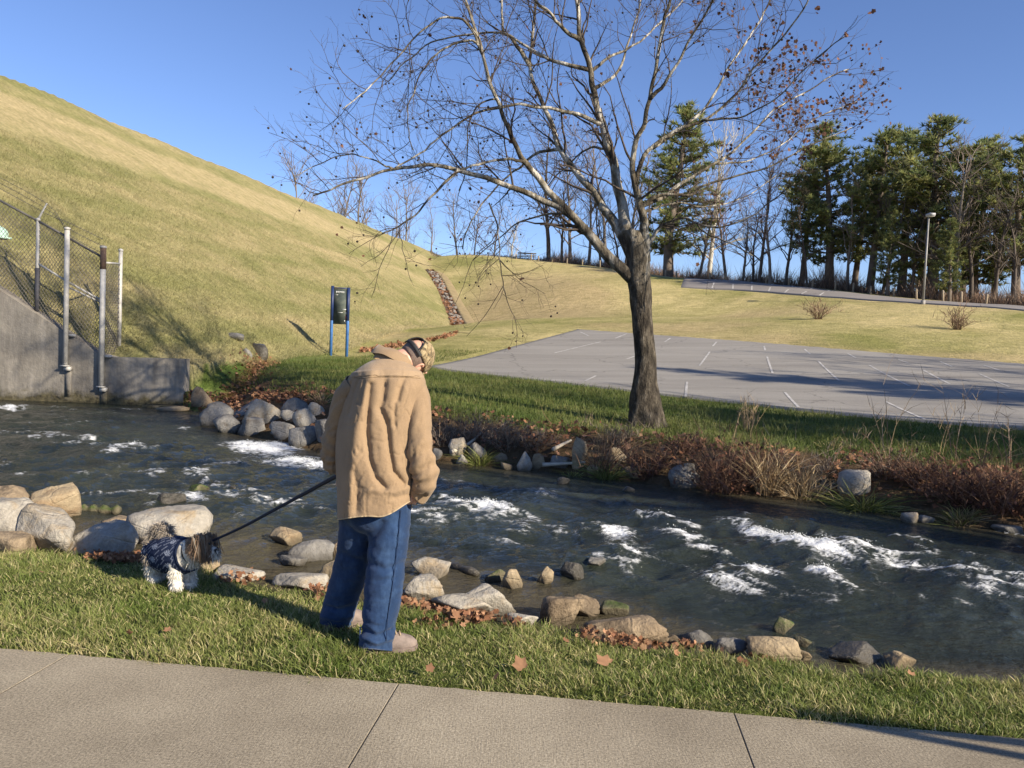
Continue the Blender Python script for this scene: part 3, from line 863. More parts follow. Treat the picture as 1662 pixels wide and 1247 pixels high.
sign_quad(548.5, 507, 556.5, 508, M_WHITE, 'printed_line', -0.019, 0.006, pn)
sign_quad(561, 513, 563, 518.5, M_REDP, 'red_mark', -0.019, 0.006, pn)
sign_quad(561, 507.5, 563, 511, M_WHITE, 'white_mark', -0.019, 0.006, pn)
sign_quad(558.5, 520, 560, 522.5, M_WHITE, 'white_mark', -0.019, 0.006, pn); sign_quad(561, 522.5, 563, 525, M_WHITE, 'white_mark', -0.019, 0.006, pn)

# ================================================================== lamp post, posts along the wood, table
M_RAILD2 = simple_mat('pole_grey', (0.24, 0.235, 0.225), 0.6, 0.2, 3, 0, 0.3)
b = P(1498, 494, 53.5); tp = P(1505, 351, 53.5)
lp = empty('light_pole', b, 'tall slim grey light pole with a flat head in front of the pines', 'lamp')
m = MB(); m.tube([b - [0, 0, .3], [b[0], b[1], tp[2]]], [0.075, 0.055], 10); m.obj('pole', M_RAILD2, lp, True)
m = MB(); m.tube([b - [0, 0, .1], b + [0, 0, .25]], [0.14, 0.14], 10); m.obj('base', simple_mat('pole_base', (.3, .28, .26)), lp, True)
m = MB(); m.box([b[0] + .06, b[1] - .1, tp[2] + .08], (0.38, 0.55, 0.16)); h = m.obj('lamp_head', simple_mat('lamp_head', (.32, .32, .33), .5), lp)
m = MB(); m.box([b[0] + .06, b[1] - .12, tp[2] - .03], (0.34, 0.44, 0.03)); m.obj('lens', simple_mat('lens', (.5, .5, .48), .3), h)

M_POSTW = simple_mat('weathered_wood', (0.27, 0.215, 0.15), 0.85, 0.3, 9, 0.3)
pm = None
_px = [(838,420),(862,422),(874,423),(896,425.5),(920,428),(945,431),(974,434),(1080,447),(1098,448.5),(1115,450),(1152,453.5),(1177,456),(1215,460),(1243,463),(1280,467),(1318,471.5),(1355,476),(1384,480),(1412,483),(1450,487),(1487,491),(1530,494.5),(1560,496),(1600,498)]
ORD = ['first', 'second', 'third', 'fourth', 'fifth', 'sixth', 'seventh', 'eighth', 'ninth', 'tenth', 'eleventh', 'twelfth', 'thirteenth', 'fourteenth', 'fifteenth', 'sixteenth', 'seventeenth', 'eighteenth', 'nineteenth', 'twentieth', 'twenty-first', 'twenty-second', 'twenty-third', 'twenty-fourth']
for i, (px, py) in enumerate(_px):
    D = np.interp(px, [838, 850, 1000, 1060, 1108, 1310, 1500, 1662], [95.5, 95, 89.5, 86, 83, 70, 59, 54])
    p = P(px, py, D); p[2] = zf1(p[0], p[1])
    if pm is None:
        m = MB(); m.tube([[0, 0, -.3], [0, 0, .66], [0, 0, .72]], [.085, .08, .04], 8); o = m.obj('wooden_post', M_POSTW, None, True); pm = o
    else:
        o = pm.copy(); COL.objects.link(o)
    o.location = p; o.rotation_euler = (random.uniform(-.06, .06), random.uniform(-.06, .06), random.random()); o.scale = (1, 1, random.uniform(.85, 1.15))
    tag(o, ORD[i] + ' short wooden post, counted from the picnic table, along the edge of the woods', 'post', 'wooden posts along the woods')

b = P(855, 422, 96); b[2] = zf1(b[0], b[1])
tb = empty('picnic_table', b, 'small dark picnic table on the ridge beside the first wooden posts', 'table')
M_TBL = simple_mat('table_wood', (.09, .09, .10), .7)
def tpart(name, ctr, size): m = MB(); m.box(b + np.array(ctr), size); return m.obj(name, M_TBL, tb)
tpart('table_top', (0, 0, .76), (2.2, .8, .08))
for s in (-1, 1):
    tpart('bench_seat', (0, .75 * s, .45), (2.2, .28, .07))
    for sx_ in (-.8, .8): tpart('leg', (sx_, .35 * s, .36), (.1, .12, .74))

# ================================================================== stone drain up the groin, culvert, apron
M_STONE = simple_mat('drain_stone', (0.21, 0.19, 0.165), 0.9, 0.35, 3, 0.6, 0, 0.05)
GUL = np.array([P(*c) for c in ((744,538,58.5),(738,520,62),(729,498,67),(716,472,75),(706,455,80),(698,446,83))])
gp = smooth_path(GUL, 60); gp[:, 2] = zfun(gp[:, 0], gp[:, 1])
dr = empty('stone_drain', gp[0], 'stone drain full of fallen leaves running up the foot of the big grassy slope', 'drain')
M_TRENCH = simple_mat('trench_soil', (0.05, 0.035, 0.025), 0.95, 0.4, 2, 0.5)
sd = np.gradient(gp[:, :2], axis=0); sd /= np.linalg.norm(sd, axis=1)[:, None]; sn_ = np.stack([sd[:, 1], -sd[:, 0]], 1)   # to the right, uphill side
def gul_rows(prof):
    return np.concatenate([np.concatenate([gp[:, :2] + sn_ * e, (zfun(gp[:, 0] + sn_[:, 0] * e, gp[:, 1] + sn_[:, 1] * e) + dz)[:, None]], 1) for e, dz in prof])
mesh('trench', gul_rows(((-.45, -.02), (-.35, .08), (.45, .09), (.5, .02))), gridq(4, 60), simple_mat('leafy_trench', (0.14, 0.085, 0.052), 0.95, 0.5, 2.5, 0.5), dr, True)
mesh('side_bank', gul_rows(((.42, .06), (.48, .34), (.7, .36), (1.5, -.05))), gridq(4, 60), simple_mat('bank_grass', (0.27, 0.205, 0.10), 0.95, 0.3, 2, 0.5), dr, True)
# ================================================================== rocks
import bmesh
def _ico(sub):
    bm = bmesh.new(); bmesh.ops.create_icosphere(bm, subdivisions=sub, radius=1.0)
    v = np.array([x.co[:] for x in bm.verts]); f = np.array([[q.index for q in p.verts] for p in bm.faces]); bm.free()
    return v, f
ICO = {s: _ico(s) for s in (1, 2, 3, 4, 5)}
def noise3(v, s, seed, octv=4):
    return (fbm(v[:, 0] * s + v[:, 2] * s * .37, v[:, 1] * s - v[:, 2] * s * .21, octv, seed) +
            fbm(v[:, 1] * s + 5, v[:, 2] * s + v[:, 0] * s * .3, octv, seed + 40)) * .7
def rockv(dims, seed, sub=4, facets=8, p=70, rough=.09, rotz=None, flat=0.0):
    r = np.random.default_rng(seed)
    v, f = ICO[sub]
    n = r.normal(size=(facets, 3)) * [1, 1, .75]; n /= np.linalg.norm(n, axis=1)[:, None]
    n[0] = (r.normal(0, .25), r.normal(0, .25), 1); n[1] = (r.normal(0, .3), -1, r.normal(.3, .2)); n /= np.linalg.norm(n, axis=1)[:, None]
    d = r.uniform(.46, .95, len(n)); d[0] = r.uniform(.5, .75)
    if flat: d[0] *= 1 - flat
    a = np.maximum(v @ n.T, 1e-4) / d[None]
    R = ((a ** p).sum(1) + (1 / 1.22) ** p) ** (-1 / p)
    R = R * (1 + rough * noise3(v, 1.6, seed % 97) + rough * .6 * noise3(v, 5.0, seed % 89 + 3, 4))
    w = v * R[:, None]
    th = r.uniform(0, 6.28) if rotz is None else rotz
    c, s = math.cos(th), math.sin(th)
    w = w @ np.array([[c, -s, 0], [s, c, 0], [0, 0, 1]]).T
    ta, tb_ = r.normal(0, .32, 2) * (.3 if flat else 1)
    w = w @ np.array([[1, 0, 0], [0, math.cos(ta), -math.sin(ta)], [0, math.sin(ta), math.cos(ta)]]).T @ np.array([[math.cos(tb_), 0, math.sin(tb_)], [0, 1, 0], [-math.sin(tb_), 0, math.cos(tb_)]]).T
    lo, hi = w.min(0), w.max(0)
    w = ((w - lo) / (hi - lo) - .5) * np.asarray(dims)
    return w, f
def _rock_mat(name, c0, c1, stain, moss=None, wet=False):
    t = NT(name); t.bsdf(Roughness=0.35 if wet else 0.88)
    t.b.inputs['Specular IOR Level'].default_value = 0.5 if wet else 0.25
    p = t.pos()
    c = t.ramp(t.noise(3.2, 6, 0.65, p, 0.6), [(0.28, c0), (0.72, c1)])
    c = t.mix(t.mapr(t.noise(2.0, 5, 0.7, p, 1.5), 0.52, 0.68), c, stain)
    c = t.mix(0.85, c, t.ramp(t.noise(26, 5, 0.75, p), [(0.25, (0.62,) * 3), (0.7, (1.22,) * 3)]), 'MULTIPLY')
    if moss:
        g = t.n('ShaderNodeNewGeometry'); sp = t.n('ShaderNodeSeparateXYZ'); t.l(g.outputs['Normal'], sp.inputs[0])
        k = t.math('MULTIPLY', t.mapr(sp.outputs[2], 0.0, 0.7), t.mapr(t.noise(5, 4, 0.7, p), 0.4, 0.6), True)
        c = t.mix(k, c, moss)
    # damp dark band just above the water
    sp = t.n('ShaderNodeSeparateXYZ'); t.l(p, sp.inputs[0])
    k = t.mapr(t.math('ADD', sp.outputs[2], t.math('MULTIPLY', t.noise(6, 3, 0.6, p), 0.10)), WATER_Z + 0.06, WATER_Z + 0.16, 0.75, 0.0)
    c = t.mix(k, c, (0.045, 0.038, 0.026))
    t.l(c, t.b.inputs['Base Color'])
    ck = t.n('ShaderNodeTexVoronoi', feature='DISTANCE_TO_EDGE'); ck.inputs['Scale'].default_value = 2.1
    t.l(t.map(p, (1, 1, 1.8)), ck.inputs['Vector'])
    h = t.math('ADD', t.noise(9, 6, 0.7, p), t.math('MULTIPLY', t.noise(40, 4, 0.7, p), 0.3))
    h = t.math('ADD', h, t.mapr(ck.outputs['Distance'], 0, 0.03, -0.15, 0.0))
    t.bump(h, 0.9, 0.045)
    return t.m
RM = {'pale': _rock_mat('pale_limestone', (0.29, 0.26, 0.215), (0.43, 0.395, 0.335), (0.32, 0.245, 0.155)),
      'tan': _rock_mat('tan_stone', (0.30, 0.225, 0.135), (0.41, 0.325, 0.21), (0.24, 0.16, 0.09)),
      'brown': _rock_mat('brown_stone', (0.19, 0.14, 0.09), (0.34, 0.26, 0.17), (0.10, 0.075, 0.05)),
      'grey': _rock_mat('grey_stone', (0.16, 0.15, 0.135), (0.29, 0.275, 0.25), (0.12, 0.10, 0.08)),
      'dark': _rock_mat('dark_wet_and_shade_stone', (0.05, 0.045, 0.036), (0.12, 0.105, 0.08), (0.03, 0.028, 0.02), None, True),  # wet rocks, and the painted shade of the hollow at the ditch head
      'moss': _rock_mat('mossy_stone', (0.12, 0.10, 0.06), (0.30, 0.26, 0.17), (0.08, 0.07, 0.04), (0.07, 0.11, 0.02))}
_rs = [100]
def rock(box, mat, label, name='rock', water=False, sub=4, depth=0.75, group=None, rough=.10, facets=8, bury=.35, D=None, flat=0.0, rotz=None, seed=None):
    x0, y0, x1, y1 = box
    _rs[0] += 7
    xc = (x0 + x1) / 2
    if D is None:
        b = Pz(xc, y1 - 1, WATER_Z) if water else G(xc, y1 - 1)
        if not water and b[2] < WATER_Z: b = Pz(xc, y1 - 1, WATER_Z)
    else: b = P(xc, y1, D)
    Db = b[1]
    w = (x1 - x0) * Db / F; hv = (y1 - y0) * Db / F
    dp = depth * w
    tanp = (CAM_H - b[2]) / Db
    H = max(hv - .35 * dp * tanp, hv * .6)
    dims = np.array([w, dp, H * (1 + bury)])
    v, f = rockv(dims, seed or _rs[0], sub, facets, 70, rough, rotz, flat)
    ctr = np.array([b[0] * (Db + dp * .4) / Db, Db + dp * .4, b[2] + H - dims[2] / 2])
    o = mesh(name, v, f, RM[mat], None, False)
    o.location = ctr
    tag(o, label, 'rock', group)
    return o
NR = [  # near bank, left to right
 ((-60,783,60,850), 'brown', 'rough brown boulder at the left edge, highest of the near rocks', {}),
 ((40,785,126,850), 'tan', 'rough tan boulder with a pale knob, behind the big shaded rock on the left', {}),
 ((-50,806,64,876), 'pale', 'smooth pale boulder cut by the left edge of the picture', {}),
 ((26,818,130,900), 'pale', 'big leaning boulder half in shadow between two pale boulders on the left', {'facets':7}),
 ((-40,860,60,905), 'brown', 'dark low rock lying in shade at the left edge of the grass', {}),
 ((108,846,224,908), 'pale', 'broad pale boulder standing left of the dog above the dead leaves', {'facets':7}),
 ((160,838,236,868), 'brown', 'low brown rock at the water behind the broad pale boulder', {}),
 ((206,824,344,890), 'pale', 'large flat-topped pale boulder directly behind the dog', {'facets':6,'flat':.2}),
 ((318,897,360,932), 'tan', 'wedge-shaped tan rock at the dog\'s chest beside the water', {}),
 ((348,924,428,946), 'pale', 'flat white stone in the grass edge right of the dog', {'flat':.3}),
 ((438,931,532,960), 'pale', 'long flat white stone in the grass left of the man\'s legs', {'flat':.3}),
 ((434,858,488,888), 'tan', 'low tan rock alone in the shallow water under the leash', {'water':True}),
 ((452,903,500,922), 'grey', 'small flat grey rock at the waterline left of the man', {'water':True}),
 ((468,876,542,914), 'grey', 'angular grey rock in the water left of the man\'s thigh', {'water':True}),
 ((512,899,566,958), 'tan', 'tall tan rock just behind the man\'s shaded trouser leg', {}),
 ((530,880,560,905), 'brown', 'small brown rock peeping out beside the man\'s left thigh', {}),
 ((664,905,732,942), 'pale', 'rounded pale rock at the waterline right of the man\'s knee', {}),
 ((655,936,722,982), 'pale', 'blocky cracked rock beside the man\'s right knee, above dead leaves', {'facets':11}),
 ((722,944,842,1000), 'pale', 'long pale slab sloping toward the water right of the man', {'facets':6}),
 ((694,962,802,1004), 'pale', 'white rounded slab in front of the long pale slab', {'facets':7}),
 ((822,997,874,1020), 'pale', 'small white stone in the grass between slab and dark rock', {}),
 ((874,965,948,1018), 'brown', 'dark brown block with a steep shaded face at the grass edge', {'facets':6}),
 ((922,967,974,1004), 'brown', 'brown square-topped block leaning on the dark brown block', {'facets':6}),
 ((944,998,1084,1044), 'brown', 'longest low brown boulder lying along the grass edge', {'facets':7,'depth':.5}),
 ((1068,1030,1108,1050), 'brown', 'small brown rock at the right tip of the longest boulder', {}),
 ((814,924,849,958), 'tan', 'pointed mossy-sided tan stone standing in the water', {'water':True}),
 ((786,924,822,946), 'moss', 'low moss-covered stone touching the pointed tan stone', {'water':True}),
 ((868,920,898,952), 'tan', 'upright tan stone alone in the water right of the pointed one', {'water':True}),
 ((908,912,948,946), 'dark', 'dark wet rock in the water near mid stream', {'water':True}),
 ((952,907,984,924), 'grey', 'small flat pale grey stone beyond the dark wet rock', {'water':True}),
 ((968,978,1022,1002), 'moss', 'weedy mossy rock in the shallows behind the long boulder', {'water':True}),
 ((1104,1026,1158,1050), 'grey', 'low grey rock with dead leaves at the grass edge', {}),
 ((1156,1038,1214,1064), 'grey', 'flat grey rock with a leaf on it left of the tan boulder', {'flat':.2}),
 ((1204,1030,1294,1076), 'tan', 'rounded yellow tan boulder at the grass edge on the right', {'facets':7}),
 ((1280,1054,1318,1076), 'tan', 'small tan rock at the right foot of the yellow tan boulder', {}),
 ((1288,1034,1318,1052), 'moss', 'little brown mossy stone in the water beyond the tan boulder', {'water':True}),
 ((1252,1002,1288,1032), 'moss', 'small rock topped with bright green moss in the shallows', {'water':True}),
 ((1434,1058,1492,1090), 'tan', 'last near rock on the right, tan with a grey top', {}),
 ((1340,1044,1440,1080), 'dark', 'flat dark gravelly rock barely above the water on the right', {'water':True,'depth':.6,'flat':.4}),
 ((190,868,215,888), 'brown', 'small rock wedged between the broad pale boulder and the flat-topped boulder', {}),
 ((150,890,190,906), 'tan', 'small tan stone among dead leaves below the broad pale boulder', {}),
 ((372,790,384,798), 'dark', 'tiny dark wet stone breaking the rapids', {'water':True}),
 ((255,800,300,824), 'dark', 'dark glistening rock in the rapids above the flat-topped boulder', {'water':True}),
 ((300,786,336,806), 'moss', 'mossy brown rock awash in the rapids', {'water':True}),
]
for bx, mt, lb, kw in NR: rock(bx, mt, lb, **kw)
FRK = [  # far bank
 ((328,652,380,694), 'grey', 'large dark grey boulder at the mouth of the leafy ditch', {}),
 ((340,672,394,704), 'grey', 'wet grey boulder at the waterline below the ditch mouth', {}),
 ((394,648,458,692), 'pale', 'big white boulder with a dark shaded left side on the far bank', {'facets':6}),
 ((384,678,434,708), 'grey', 'shaded rounded rock under the big white boulder', {}),
 ((454,646,504,674), 'grey', 'brownish rock on top of the far rock pile', {}),
 ((474,662,514,694), 'pale', 'pale angular rock in the middle of the far rock pile', {}),
 ((438,684,478,714), 'grey', 'smooth grey rock at the waterline left of the rounded one', {}),
 ((468,690,514,726), 'grey', 'rounded grey rock with a furrowed front at the waterline by the jacket', {}),
 ((508,680,548,720), 'grey', 'grey rock half hidden behind the left sleeve', {}),
 ((498,654,526,676), 'pale', 'small pale stone at the top right of the far rock pile', {}),
 ((454,666,478,684), 'pale', 'small pale stone between white boulder and angular rock', {}),
 ((254,660,308,669), 'tan', 'flat stone lying in the water at the end of the concrete wall', {'water':True,'flat':.4}),
 ((727,710,757,742), 'pale', 'white upright rock under the brush right of the jacket', {}),
 ((700,728,718,748), 'grey', 'small grey rock at the jacket\'s right edge on the far bank', {}),
 ((740,738,760,756), 'pale', 'small white stone at the waterline below the pale stick', {}),
 ((758,718,790,746), 'grey', 'grey rounded rock behind the pale stick', {}),
 ((798,736,826,752), 'brown', 'low brown rock left of the pair of pale blocks', {}),
 ((812,752,832,764), 'tan', 'small tan stone at the waterline left of the pale blocks', {}),
 ((838,732,864,766), 'pale', 'left one of two pale blocks standing at the far waterline', {}),
 ((862,736,884,764), 'tan', 'right one of two pale blocks standing at the far waterline', {}),
 ((892,740,926,764), 'grey', 'grey boulder left of the upright tan rock', {}),
 ((926,710,952,764), 'tan', 'upright tan rock standing tallest on the far bank', {'facets':6}),
 ((952,756,972,772), 'tan', 'small round tan stone right of the upright rock', {}),
 ((982,726,1018,754), 'tan', 'tan rock half buried in red brush below the big tree', {}),
 ((1008,756,1044,778), 'brown', 'low brown rock at the waterline below the big tree', {}),
 ((1080,750,1134,792), 'grey', 'large grey block at the waterline between two red bushes', {'facets':6}),
 ((1352,762,1420,806), 'pale', 'pale tilted slab behind the green grass clump in the river', {'facets':6}),
 ((1464,832,1490,850), 'pale', 'left one of two white stones right of the green grass clump', {'water':True}),
 ((1488,838,1516,850), 'pale', 'right one of two white stones right of the green grass clump', {'water':True}),
 ((1545,842,1590,852), 'tan', 'flat tan stone at the waterline under the right brush', {'water':True}),
 ((1610,854,1662,868), 'grey', 'low grey stone at the far waterline by the right edge', {'water':True}),
 ((902,774,926,790), 'dark', 'dark wet rock in the water below the upright tan rock', {'water':True}),
 ((1010,790,1030,802), 'dark', 'dark wet rock in mid stream below the big tree', {'water':True}),
]
for bx, mt, lb, kw in FRK: rock(bx, mt, lb, sub=3, **kw)
# drain stones, shared meshes
_dm = []
for k in range(5):
    v, f = rockv((.55, .5, .35), 900 + k, 2); _dm.append(mesh('drain_stone_source', v, f, M_STONE).data)
for o in [o for o in COL.objects if o.name.startswith('drain_stone_source')]: bpy.data.objects.remove(o)
for k in range(70):
    i = int(rng.integers(1, 59)); e = rng.uniform(-.3, .4)
    p = np.array([gp[i, 0] + sn_[i, 0] * e, gp[i, 1] + sn_[i, 1] * e, gp[i, 2] + .15])
    o = bpy.data.objects.new('stone', _dm[k % 5]); COL.objects.link(o); o.location = p; o.rotation_euler = (rng.uniform(-.4, .4), rng.uniform(-.4, .4), rng.uniform(0, 6)); put(o, dr)
M_CONC2 = simple_mat('culvert_concrete', (0.22, 0.20, 0.175), 0.9, 0.3, 3, 0.5, 0, .02)
rock((358, 541, 400, 551), 'grey', 'flat grey stone at the head of the ditch below the shaded slope', sub=3, flat=.3)
rock((402, 558, 438, 578), 'dark', 'dark stone standing in for the shaded hollow at the head of the ditch left of the sign', sub=3, bury=1.0)  # dark colour stands in for the shade of a hollow here
rock((392, 566, 410, 577), 'grey', 'small grey stone under the dark one at the head of the ditch', sub=3, bury=1.0)
rock((312, 628, 346, 662), 'brown', 'weathered brown block beside the ditch mouth at the wall end', sub=3)
m = MB(); 
ap = [P(383, 634, 18.6), P(412, 626, 19.0), P(411, 655, 17.3), P(380, 656, 17.3)]
ap = [np.array([p[0], p[1], zf1(p[0], p[1]) + .07 ]) for p in ap]
v = np.array(ap + [p - [0, 0, .2] for p in ap])
m.add(v, [[0, 3, 2, 1], [0, 1, 5, 4], [1, 2, 6, 5], [2, 3, 7, 6], [3, 0, 4, 7]])
tag(m.obj('concrete_apron', M_CONC2), 'tilted concrete slab beside the small pool at the ditch mouth', 'slab')
for nm, l, h, seed in (('driftwood', 'pale crooked stick leaning on the far rocks beside the jacket', [(733,741),(752,733),(768,722),(783,708)], 1), ('driftwood', 'short pale stick lying left of the upright tan rock', [(897,737),(912,729),(926,722)], 2),
                       ('driftwood', 'straight pale log lying along the far waterline', [(880,762),(905,761),(950,758)], 3)):
    pts = [G(px, py) + [0, -.05, .08] for px, py in h]
    m = MB(); m.tube(smooth_path(pts, 12), np.linspace(.035, .018, 12), 7); tag(m.obj(nm, simple_mat('bleached_wood%d' % seed, (.42, .37, .29), .85, .2, 8, .3), None, True), l, 'stick')
pts = [Pz(px, py, WATER_Z + .03) for px, py in ((728,917),(745,922),(760,927),(776,932))]
m = MB(); m.tube(smooth_path(pts, 12), np.array([.02, .03, .035, .04, .035, .03, .035, .04, .045, .04, .03, .02]), 8); tag(m.obj('sunken_log', RM['dark'], None, True), 'short dark wet log in the water right of the man', 'log')
pts = [Pz(px, py, WATER_Z + .03) for px, py in ((132,828),(160,829),(195,830))]
m = MB(); m.tube(smooth_path(pts, 14), .05 + .02 * np.sin(np.arange(14) * 1.7), 8); tag(m.obj('sunken_log', RM['moss'], None, True), 'yellow mossy log in the water beside the left boulders', 'log')
# ================================================================== blades, brush, leaves
def blades(base, dirv, length, bend, width, c0, c1, segs=2, rg=None):
    """many tapering blades as one array; returns verts, quads, tris, cols"""
    rg = rg or rng
    n = len(base); length = np.broadcast_to(length, (n,)); width = np.broadcast_to(width, (n,))
    dirv = dirv / np.linalg.norm(dirv, axis=1)[:, None]
    an = rg.uniform(0, 2 * np.pi, n)
    side = np.stack([np.cos(an), np.sin(an), np.zeros(n)], 1)
    side -= dirv * (side * dirv).sum(1)[:, None]; side /= np.linalg.norm(side, axis=1)[:, None] + 1e-9
    V = []; C = []
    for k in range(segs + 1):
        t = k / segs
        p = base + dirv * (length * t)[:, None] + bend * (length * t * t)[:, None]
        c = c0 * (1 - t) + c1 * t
        if k < segs:
            w = (width * (1 - .55 * t) / 2)[:, None]
            V += [p - side * w, p + side * w]; C += [c, c]
        else: V += [p]; C += [c]
    m = 2 * segs + 1
    V = np.stack(V, 1).reshape(-1, 3); C = np.stack(C, 1).reshape(-1, 3)
    b = (np.arange(n) * m)[:, None]
    Q = np.concatenate([b + np.array([[2 * k, 2 * k + 1, 2 * k + 3, 2 * k + 2]]) for k in range(segs - 1)]) if segs > 1 else np.zeros((0, 4), int)
    T = b + np.array([[2 * segs - 2, 2 * segs - 1, 2 * segs]])
    return V, Q, T, C
def pick(pal, n, rg=None, w=None):
    rg = rg or rng
    pal = np.array(pal); i = rg.choice(len(pal), n, p=w)
    return pal[i] * rg.uniform(.75, 1.25, (n, 1))
M_GRASS = attr_mat('grass_blades', 0.6, 0.1, 4, 0.35, 0.35)
M_BRUSH = attr_mat('dry_brush', 0.85, 0.15, 6, 0.2, 0.1)
M_LEAF = attr_mat('dead_leaf', 0.75, 0.2, 20, 0.25, 0.2)
def up(n, sp, rg=None):
    rg = rg or rng
    a = rg.uniform(0, 6.283, n); r = np.abs(rg.normal(0, sp, n))
    return np.stack([np.cos(a) * r, np.sin(a) * r, np.ones(n)], 1)

def brush(name, px, py, wpx, hpx, label, pal, nst=160, spread=.45, twigs=5, leaves=0, lpal=None, cat='bush', group=None, stiff=True, width=.010, D=None, part=None, round_=.5):
    """a dry bush: stems fan from the base, twigs fork off, a few leaves hang on"""
    b = G(px, py) if D is None else P(px, py, D)
    Db = b[1]; W = wpx * Db / F * (.82 if stiff else 1); H = hpx * Db / F
    if stiff and nst > 60: nst = int(nst * .62); leaves = int(leaves * .8)
    rg = np.random.default_rng(int(px * 13 + py))
    a = rg.uniform(0, 6.283, nst); r = np.sqrt(rg.random(nst)) * W * round_ * .5
    base = np.stack([b[0] + np.cos(a) * r, b[1] + np.sin(a) * r * .8, np.zeros(nst)], 1)
    base[:, 2] = np.maximum(zfun(base[:, 0], base[:, 1]), WATER_Z - .05) - .03
    out = np.stack([np.cos(a), np.sin(a) * .8, np.zeros(nst)], 1) * (r / (W * .5 * round_ + 1e-6))[:, None]
    d = out * spread * 1.25 + up(nst, .32, rg)
    L = H * (1.2 if stiff else 1.7) * rg.uniform(.5, 1.05, nst) * (1.05 - .35 * (r / (W * .5 * round_ + 1e-6)))
    bend = np.stack([rg.normal(0, .42, nst), rg.normal(0, .42, nst), -np.abs(rg.normal(0, .25, nst))], 1) + out * (.25 if stiff else .45) + (0 if stiff else np.array([0, 0, -.22]))
    if name == 'tall_weed': bend = bend * .25; d = d * [.5, .5, 1]
    dn = d / np.linalg.norm(d, axis=1)[:, None]
    root = empty(name, b, label, cat, group)
    m = MB()
    m.add(*blades(base, d, L, bend, width, pick(pal, nst, rg) * .75, pick(pal, nst, rg), 3, rg))
    m.obj('stems' if stiff else 'leaves', M_BRUSH if stiff else M_GRASS, root)['kind'] = 'stuff'
    if twigs:
        nt = nst * twigs; i = rg.integers(0, nst, nt); t = rg.uniform(.25, .95, nt)
        tb = base[i] + dn[i] * (L[i] * t)[:, None] + bend[i] * (L[i] * t * t)[:, None]
        td = dn[i] + rg.normal(0, .85, (nt, 3)); td[:, 2] += .1
        m = MB(); m.add(*blades(tb, td, L[i] * rg.uniform(.12, .4, nt), rg.normal(0, .3, (nt, 3)), width * .7, pick(pal, nt, rg) * .85, pick(pal, nt, rg), 2, rg))
        m.obj('twigs', M_BRUSH, root)['kind'] = 'stuff'
    if leaves:
        i = rg.integers(0, nst, leaves); t = rg.uniform(.15, 1, leaves)
        lb = base[i] + dn[i] * (L[i] * t)[:, None] + bend[i] * (L[i] * t * t)[:, None] + rg.normal(0, .05, (leaves, 3))
        m = MB(); c = pick(lpal or pal, leaves, rg)
        m.add(*blades(lb, rg.normal(0, 1, (leaves, 3)), rg.uniform(.035, .075, leaves), rg.normal(0, .3, (leaves, 3)), .035, c, c * .8, 2, rg))
        o = m.obj('dry_leaves', M_LEAF, root); o['kind'] = 'stuff'
    return root
RED = [(.14, .072, .048), (.22, .12, .078), (.10, .058, .044), (.28, .175, .11)]
TANB = [(.42, .31, .17), (.33, .23, .12), (.52, .41, .25), (.26, .17, .09)]
GREY = [(.19, .145, .11), (.28, .22, .165), (.12, .088, .066), (.34, .27, .20)]
GRN = [(.17, .20, .04), (.26, .27, .07), (.38, .35, .13), (.12, .15, .03)]
RL = [(.20, .09, .05), (.13, .06, .04), (.30, .16, .08), (.09, .045, .035)]
brush('dry_bush', 725, 722, 70, 62, 'grey-brown bush rising right beside the jacket sleeve', GREY, 150, leaves=120, lpal=RL)
brush('dry_bush', 775, 716, 74, 60, 'low brown bush above the grey rounded rock on the far bank', GREY, 160, leaves=160, lpal=RL)
brush('dry_bush', 822, 728, 72, 62, 'low brown bush above the two pale blocks on the far bank', GREY, 170, leaves=140, lpal=RL)
brush('dry_bush', 868, 730, 60, 50, 'small dark bush left of the upright tan rock', GREY, 120, leaves=140, lpal=RL)
brush('dry_bush', 975, 765, 70, 100, 'tall loose bush of bare stems between upright rock and big tree', TANB[:2] + RED, 120, .5, 4)
brush('dry_bush', 1010, 720, 80, 48, 'low greyish thicket around the left foot of the big tree', GREY, 150, leaves=60, lpal=RL)
brush('dry_bush', 1050, 772, 70, 70, 'small red-brown bush at the water below the big tree', RED, 160, leaves=200, lpal=RL)
brush('dry_bush', 1115, 735, 70, 52, 'dark red bush just right of the big tree\'s foot', RED, 150, leaves=180, lpal=RL)
brush('dry_bush', 1175, 795, 110, 108, 'wide dark red bush overhanging the water right of the grey block', RED, 300, .55, 6, 520, RL)
brush('dry_bush', 1232, 770, 60, 70, 'dark red bush behind the straw-coloured grass', RED, 150, .5, 5, 160, RL)
brush('dry_grass_clump', 1245, 800, 62, 110, 'tall straw-coloured grass clump beside the wide dark red bush', TANB, 260, .35, 2, width=.012, cat='grass clump')
brush('dry_grass_clump', 1305, 805, 92, 62, 'low spreading straw-coloured grass clump at the water', TANB, 300, .7, 2, width=.012, cat='grass clump')
brush('dry_bush', 1340, 770, 50, 60, 'thin grey bush left of the pale tilted slab', GREY, 80, .5, 4)
brush('dry_bush', 1440, 775, 80, 66, 'dark brown bush right of the pale tilted slab', RED + GREY, 170, .5, 5, 220, RL)
brush('dry_bush', 1500, 790, 100, 70, 'reddish bush under the row of tall weed stalks', RED, 220, .5, 5, 320, RL)
brush('dry_bush', 1560, 815, 110, 90, 'large red-brown bush hanging over the water on the right', RED, 280, .55, 6, 460, RL)
brush('dry_bush', 1630, 832, 110, 110, 'large red-brown bush cut by the right edge of the picture', RED, 280, .55, 6, 460, RL)
brush('dry_bush', 1720, 840, 110, 110, 'red-brown bush just past the right edge', RED, 160, .55, 5, 200, RL)
